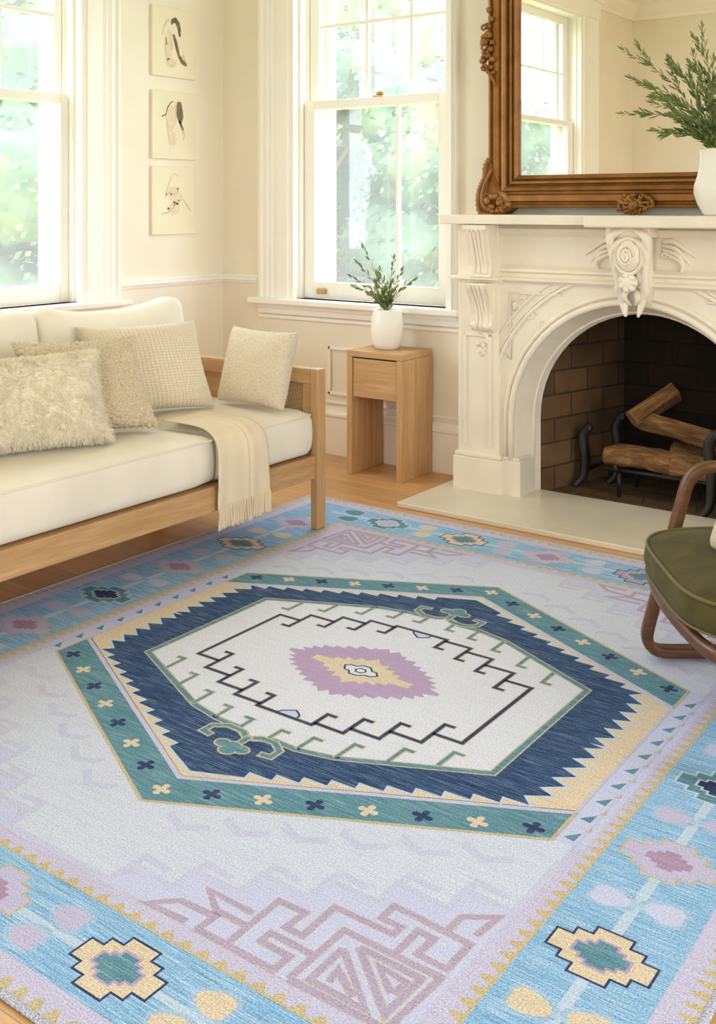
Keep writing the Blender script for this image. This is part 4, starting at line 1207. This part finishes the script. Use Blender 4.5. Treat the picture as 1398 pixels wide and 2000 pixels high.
# sand ground, then the saw-toothed navy medallion with a pale outline
T_ = [(0, .632), (.115, .583)]
nav = list(T_)
for k in range(10):
    u, v = .115+.0552*k, .583-.0268*k
    nav += [(u-.006, v-.024), (u+.0552, v-.0268)]
nav += [(.640, .288), (.690, .256), (.652, .240), (.696, .206), (.655, .188), (.700, .156), (.657, .138), (.702, .106), (.658, .088), (.701, .056), (.659, .030), (.699, .006), (.660, 0)]
full = nav+[(x, -y) for x, y in nav[::-1][1:]]; full = full+[(-x, y) for x, y in full[::-1][1:-1]]
poly([(0, .658), (.755, .278), (.755, -.278), (0, -.658), (-.755, -.278), (-.755, .278)], 'tan', 9)
poly([(0, .672-.02), (.752, .272), (.752, -.272), (0, -.652), (-.752, -.272), (-.752, .272)], 'tan', 10)
line(full, .012, 'paleblue', 11, True)
poly(full, 'navy', 12)
# cream hexagon
hx = [(.545, 0), (.545, .250), (.225, .402), (.130, .424), (.062, .422), (.006, .452), (-.05, .422), (-.118, .420), (-.215, .400), (-.545, .250)]
hx = [(x, y) for x, y in hx]; hexa = hx+[(-.545, 0)]+[(x, -y) for x, y in hx[1:][::-1]]
poly(hexa, 'white', 13)
line(hexa, .022, 'gold', 14, True); line(hexa, .014, 'teal', 15, True)
# hooked ornament at both points of the hexagon
for s in (1, -1):
    for t in (1, -1):
        A_ = [(.004, s*.452), (t*.028+.004, s*.432), (t*.072, s*.430), (t*.105, s*.452), (t*.106, s*.484), (t*.078, s*.488)]
        outlined(A_, .013, .005, 'teal', 'gold', 16)
    outlined([(.006, s*.445), (.006, s*.500)], .014, .005, 'teal', 'gold', 18)
    for (dx, dy) in ((-.026, .500), (.030, .500), (.004, .520), (.002, .496)):
        C_ = [(dx+.020*math.cos(k*PI/6), s*(dy+.015*math.sin(k*PI/6))) for k in range(12)]; poly([(dx+.025*math.cos(k*PI/6), s*(dy+.020*math.sin(k*PI/6))) for k in range(12)], 'gold', 19); poly(C_, 'teal', 20)
# green hooks pointing inward from the hexagon line
def f(S):
    for u, v0, v1 in ((.430, .292, .222), (.330, .345, .276), (.225, .398, .326), (.130, .418, .358), (.045, .420, .374)):
        outlined(S([(u, v0), (u+.001, v1), (u+.026, v1)]), .009, .0035, 'teal', 'gold', 15)
sym(f)
# navy key line
def f(S):
    W_ = .0105; G_ = .0030
    outlined(S([(.424, 0), (.424, .176), (.345, .176)]), W_, G_, 'ink', 'gold', 15)
    for i, (u, lo, hi, nx) in enumerate(((.345, .122, .228, .256), (.256, .180, .272, .172), (.172, .215, .300, .086), (.086, .247, .312, -.001))):
        outlined(S([(u+.028, lo), (u, lo), (u, hi), (nx, hi)]), W_, G_, 'ink', 'gold', 15)
sym(f)
line([(0, -.424), (0, -.424)], .001, 'ink', 15) if False else None
for s in (1, -1):
    fl = [(-.024, s*.308), (-.018, s*.296), (-.004, s*.286), (.010, s*.276), (.026, s*.286), (.036, s*.296), (.036, s*.308)]
    poly(fl, 'lav', 16); line(fl, .005, 'ink', 17)
# mauve star medallion
def star(P, col, layer, extra=None):
    Q = P+[(x, -y) for x, y in P[::-1][1:]]; Q = Q+[(-x, y) for x, y in Q[::-1][1:-1]]
    poly([(x+.006, y) for x, y in Q], col, layer)
star([(0, .140), (.018, .162), (.040, .140), (.052, .146), (.056, .128), (.092, .134), (.094, .110), (.122, .114), (.124, .094), (.152, .096), (.150, .078), (.182, .078), (.176, .058), (.206, .056), (.196, .038), (.224, .032), (.206, .018), (.246, .006), (.244, 0)], 'mauve', 15)
star([(0, .088), (.014, .070), (.026, .060), (.046, .070), (.050, .044), (.078, .052), (.078, .032), (.104, .036), (.104, .018), (.160, .014), (.158, 0)], 'tan', 16)
cen = [(-.050, .006), (-.036, .016), (-.020, .016), (-.004, .030), (.018, .030), (.034, .014), (.048, .014), (.062, -.002), (.048, -.016), (.032, -.016), (.014, -.030), (-.010, -.030), (-.022, -.016), (-.036, -.016)]
poly(cen, 'white', 17); line(cen, .005, 'ink', 18, True)
line([(-.010, .0), (-.002, .012), (.014, .012), (.022, 0), (.014, -.012), (-.002, -.012)], .0045, 'ink', 18, True)
# corner ornaments: mauve maze lines edged with gold
CO = [
 [(.350, .992), (.258, .998), (.302, .958), (.382, .954), (.380, .996), (.446, .994), (.550, .994), (.552, .954), (.488, .954), (.488, .928), (.583, .928)],
 [(.430, .908), (.322, .906), (.372, .940), (.444, .940)],
 [(.446, .994), (.445, .855), (.504, .852), (.500, .902), (.537, .903), (.536, .810), (.660, .808), (.661, .785), (.620, .785), (.620, .745), (.779, .752), (.778, .826), (.720, .824), (.722, .776), (.690, .776), (.689, .846)],
 [(.583, .994), (.586, .849), (.781, .848), (.770, .990), (.583, .994)],
 [(.776, .728), (.785, .662), (.732, .700), (.730, .752)],
 [(.612, .886), (.612, .976), (.722, .976), (.612, .886)],
 [(.640, .962), (.636, .932), (.690, .966)],
 [(.632, .868), (.756, .868), (.752, .966), (.632, .868)],
 [(.738, .922), (.742, .890), (.684, .884), (.734, .924)],
]
def f(S):
    for P in CO: line(S(P), .0155, 'gold', 7)
    for P in CO: line(S(P), .0112, 'maze', 8)
sym(f)
# border flowers
def stepped(cx, cy, sx, sy, col, layer, k=1.0, grow=0):
    a = [(.088, 0), (.088, .022), (.059, .022), (.059, .041), (.031, .041), (.031, .063), (0, .063)]
    a = [((x*k+grow)*sx if x else 0, (y*k+grow)*sy if y else 0) for x, y in a]
    Q = a+[(-x, y) for x, y in a[::-1][1:]]; Q = Q+[(x, -y) for x, y in Q[::-1][1:-1]]
    poly([(cx+x, cy+y) for x, y in Q], col, layer)
def flower(cx, cy, kind):
    body, edge, core, rim = {'sand': ('tan', 'ink', 'teal', 'mauve'), 'pink': ('leafm', 'gold', 'pinkc', None), 'dark': ('teal', 'paleblue', 'ink', 'paleblue'), 'mauve': ('mauve', 'ink', 'teal', 'leafm'), 'green': ('teal', 'paleblue', 'leafm', 'white')}[kind]
    stepped(cx, cy, 1, 1, edge, 4, 1, .0045 if edge != 'paleblue' else .006); stepped(cx, cy, 1, 1, body, 5)
    if rim: stepped(cx, cy, 1, 1, rim, 6, .54, .004)
    stepped(cx, cy, 1, 1, core, 7, .52 if rim else .50)
def leaf2(cx, cy, col, flip):
    P = []
    for k in range(16):
        t = 2*PI*k/16; r = 1-.30*max(0, math.cos(t*1.0))**3+.18*abs(math.sin(t*1.5)); P.append((.036*r*math.cos(t)*flip, .024*r*math.sin(t)))
    poly([(cx+x*1.28, cy+y*1.34) for x, y in P], 'halo', 4); poly([(cx+x, cy+y) for x, y in P], col, 5)
cols_v = {-3: 'pink', -2: 'sand', -1: 'pink', 0: 'dark', 1: 'pink', 2: 'sand', 3: 'pink'}
for s in (1, -1):
    for k in range(-3, 4):
        if k == 0: c_ = 'dark'
        else: c_ = cols_v[k]
        flower(s*.969, .318*k-(.012 if k else .02), c_)
    for k in range(-4, 4):
        col = 'gold' if k in (-3, 2) else ('leafm' if k % 2 else 'lav')
        if abs(.318*(k+.5)) > 1.05: continue
        for t in (-1, 1): leaf2(s*.969+t*.053, .318*(k+.5)-.012+.006*t, 'tan' if col == 'gold' else col, t)
for k, c_ in ((-2, 'green'), (-1, 'sand'), (0, 'pink'), (1, 'mauve'), (2, 'pink')): flower(.345*k-.004, 1.140, c_)
for k, c_ in ((-2, 'pink'), (-1, 'mauve'), (0, 'pink'), (1, 'sand'), (2, 'green')): flower(.345*k-.004, -1.140, c_)
for s, cols in ((1, ['teal', 'tan', 'leafm', 'lav', 'tan', 'teal']), (-1, ['teal', 'lav', 'leafm', 'leafm', 'tan', 'teal'])):
    for i, c_ in enumerate(cols):
        x = (-2.5+i)*.345
        for t in (-1, 1): leaf2(x-.012*t, s*(1.142+t*.038), c_, 1)
# base body and binding
k0 = len(RV_)
rug = obj_data('rug', RV_, RF_, RY['base'], mats=[RY[k] for k in RK], fm=RM_, loc=(-1.688, 2.322, 0))
tag(rug, 'pale blue and lilac flatweave rug with a navy saw-toothed medallion on the oak floor', 'rug')
b_ = NB(); (rx0, ry0), (rx1, ry1) = warp(-PX-.002, -QY-.002), warp(PX+.002, QY+.002)
box(b_, rx0, rx1, ry0, ry1, .0005, ZT-.0002); o = obj('backing', b_, RY['bind'], rug)
b_ = NB()
R_ = rounded([(rx0, ry0, .0042), (rx1, ry0, .0042), (rx1, ry1, .0042), (rx0, ry1, .0042)], .02, 4, True)
P = []
for i in range(len(R_)):
    a, c = R_[i], R_[(i+1) % len(R_)]; m = max(1, int((c-a).length/.05))
    for q in range(m): P.append(a.lerp(c, q/m))
tube(b_, P, .0055, 8, closed=True, sx=1.5, sy=.75)
o = obj('binding', b_, RY['bind'], rug, smooth=True); o['label'] = 'grey overlocked edge binding'

# ------------------------------------------------------------------ outside
b_ = NB(); box(b_, -40, 30, -30, 40, -.9, -.6); o = obj('lawn', b_, M['lawn']); tag(o, kind='structure')
def tree(loc, H, R, mat, lab, n=5200, ls=.17, seed=1):
    rnd = random.Random(seed); e = empty('garden_tree', loc); tag(e, lab, 'tree', 'trees in the garden')
    b_ = NB(); tube(b_, [(0, 0, 0), (.05, .02, H*.3), (0, 0, H*.62)], [.16, .12, .06], 8)
    for k in range(5):
        a = k*1.26; tube(b_, [(0, 0, H*.3+.1*k), (R*.35*math.cos(a), R*.35*math.sin(a), H*.5+.1*k), (R*.6*math.cos(a), R*.6*math.sin(a), H*.68)], [.06, .04, .02], 6)
    obj('trunk', b_, M['bark_tree'], e, smooth=True)
    cl = []
    for k in range(26):
        a, z = rnd.random()*2*PI, rnd.random(); rr = R*(.35+.6*rnd.random())*math.sin(PI*(.18+.72*z))**.7
        cl.append((Vector((rr*math.cos(a), rr*math.sin(a), H*(.12+.85*z))), R*(.26+.22*rnd.random())))
    bb = NB()
    for c, r in cl: blob(bb, c, r*.80, 1, 1, .95, 3, .5, 12)
    obj('foliage_mass', bb, mat, e, smooth=True)['kind'] = 'stuff'
    n = int(n*2.6); ls *= .48
    vs, fs = [], []
    for k in range(n):
        c, r = cl[rnd.randrange(len(cl))]
        d = Vector((rnd.gauss(0, 1), rnd.gauss(0, 1), rnd.gauss(0, 1))).normalized()
        p = c+d*r*(.72+.33*rnd.random())
        d2 = (d+Vector((rnd.gauss(0, .5), rnd.gauss(0, .5), rnd.gauss(0, .5)))).normalized(); s = d2.orthogonal().normalized(); u = d2.cross(s)
        l = ls*(.6+.7*rnd.random()); k0 = len(vs)
        vs += [p-s*l*.5, p+u*l*.32, p+s*l*.5, p-u*l*.32]; fs.append((k0, k0+1, k0+2, k0+3))
    o = obj_data('crown', vs, fs, mat, e); o['kind'] = 'stuff'
tree((-9.6, 11.3, -.6), 4.2, 2.3, M['tree1'], 'blue-green tree filling the left panes of the back window', 7000, .2, 1)
tree((-7.3, 13.2, -.6), 2.9, 1.7, M['tree1'], 'lower pale green tree at the right of the back window', 3500, .2, 2)
tree((-11.6, 15.6, -.6), 5.6, 2.2, M['tree2'], 'yellow-green tree rising behind the blue-green one in the back window', 4200, .22, 3)
tree((-11.4, 8.3, -.6), 3.6, 2.2, M['tree1'], 'low bushy green tree outside the left window', 6000, .2, 4)
tree((-15.5, 10.2, -.6), 5.6, 2.3, M['tree2'], 'taller yellow-green tree beyond the bushy one at the left window', 4200, .22, 5)
tree((-10.5, -9.5, -.6), 3.9, 2.6, M['tree1'], 'green tree reflected in the mirror through the far window', 5200, .2, 6)

# ------------------------------------------------------------------ light
wd = bpy.data.worlds.new('daylight'); bpy.context.scene.world = wd; wd.use_nodes = True
bg = wd.node_tree.nodes['Background']; bg.inputs[0].default_value = (.925, .975, 1.07, 1); bg.inputs[1].default_value = 7.4
def portal(name, center, rot, sx, sy):
    l = bpy.data.lights.new(name, 'AREA'); l.shape = 'RECTANGLE'; l.size = sx; l.size_y = sy; l.cycles.is_portal = True
    o = bpy.data.objects.new(name, l); link(o); o.location = center; o.rotation_euler = rot
for w, f in ((W1, 'L'), (W3, 'L'), (W2, 'B'), (W4_fill, 'R'), (W5_fill, 'F')):
    a, z = (w['a0']+w['a1'])/2, (w['z0']+w['z1'])/2; sx, sz = w['a1']-w['a0'], w['z1']-w['z0']
    if f == 'L': portal('window_daylight', (XL-TH-.01, a, z), (PI/2, 0, -PI/2), sx, sz)
    if f == 'R': portal('window_daylight', (XR+TH+.01, a, z), (PI/2, 0, PI/2), sx, sz)
    if f == 'B': portal('window_daylight', (a, YB+TH+.01, z), (-PI/2, 0, 0), sx, sz)
    if f == 'F': portal('window_daylight', (a, YF-TH-.01, z), (PI/2, 0, 0), sx, sz)
sun = bpy.data.lights.new('sun', 'SUN'); sun.energy = 2.2; sun.angle = .02; sun.color = (1, .97, .9)
s = bpy.data.objects.new('sun', sun); link(s); s.rotation_euler = (math.radians(32), 0, math.radians(12))

# ------------------------------------------------------------------ camera
cam = bpy.data.cameras.new('camera'); co = bpy.data.objects.new('camera', cam); link(co)
cam.sensor_fit = 'VERTICAL'; cam.sensor_height = 36; cam.sensor_width = 36*1398/2000
cam.lens = 2089/2000*36
cam.shift_y = -(1000-405)/2000
th = math.atan2(1521, 2089)
co.location = (0, 0, 1.25); co.rotation_euler = (PI/2, 0, th)
cam.clip_start = .05; cam.clip_end = 200
sc_ = bpy.context.scene; sc_.camera = co
sc_.view_settings.view_transform = 'Standard'; sc_.view_settings.look = 'None'; sc_.view_settings.gamma = 1
sc_.view_settings.use_curve_mapping = False; sc_.view_settings.exposure = 0.24
sc_.cycles.use_denoising = True
try: sc_.cycles.denoiser = 'OPENIMAGEDENOISE'
except Exception: pass
sc_.cycles.max_bounces = 10; sc_.cycles.diffuse_bounces = 6; sc_.cycles.glossy_bounces = 4; sc_.cycles.transparent_max_bounces = 12
sc_.cycles.sample_clamp_indirect = 8; sc_.cycles.caustics_reflective = False; sc_.cycles.caustics_refractive = False
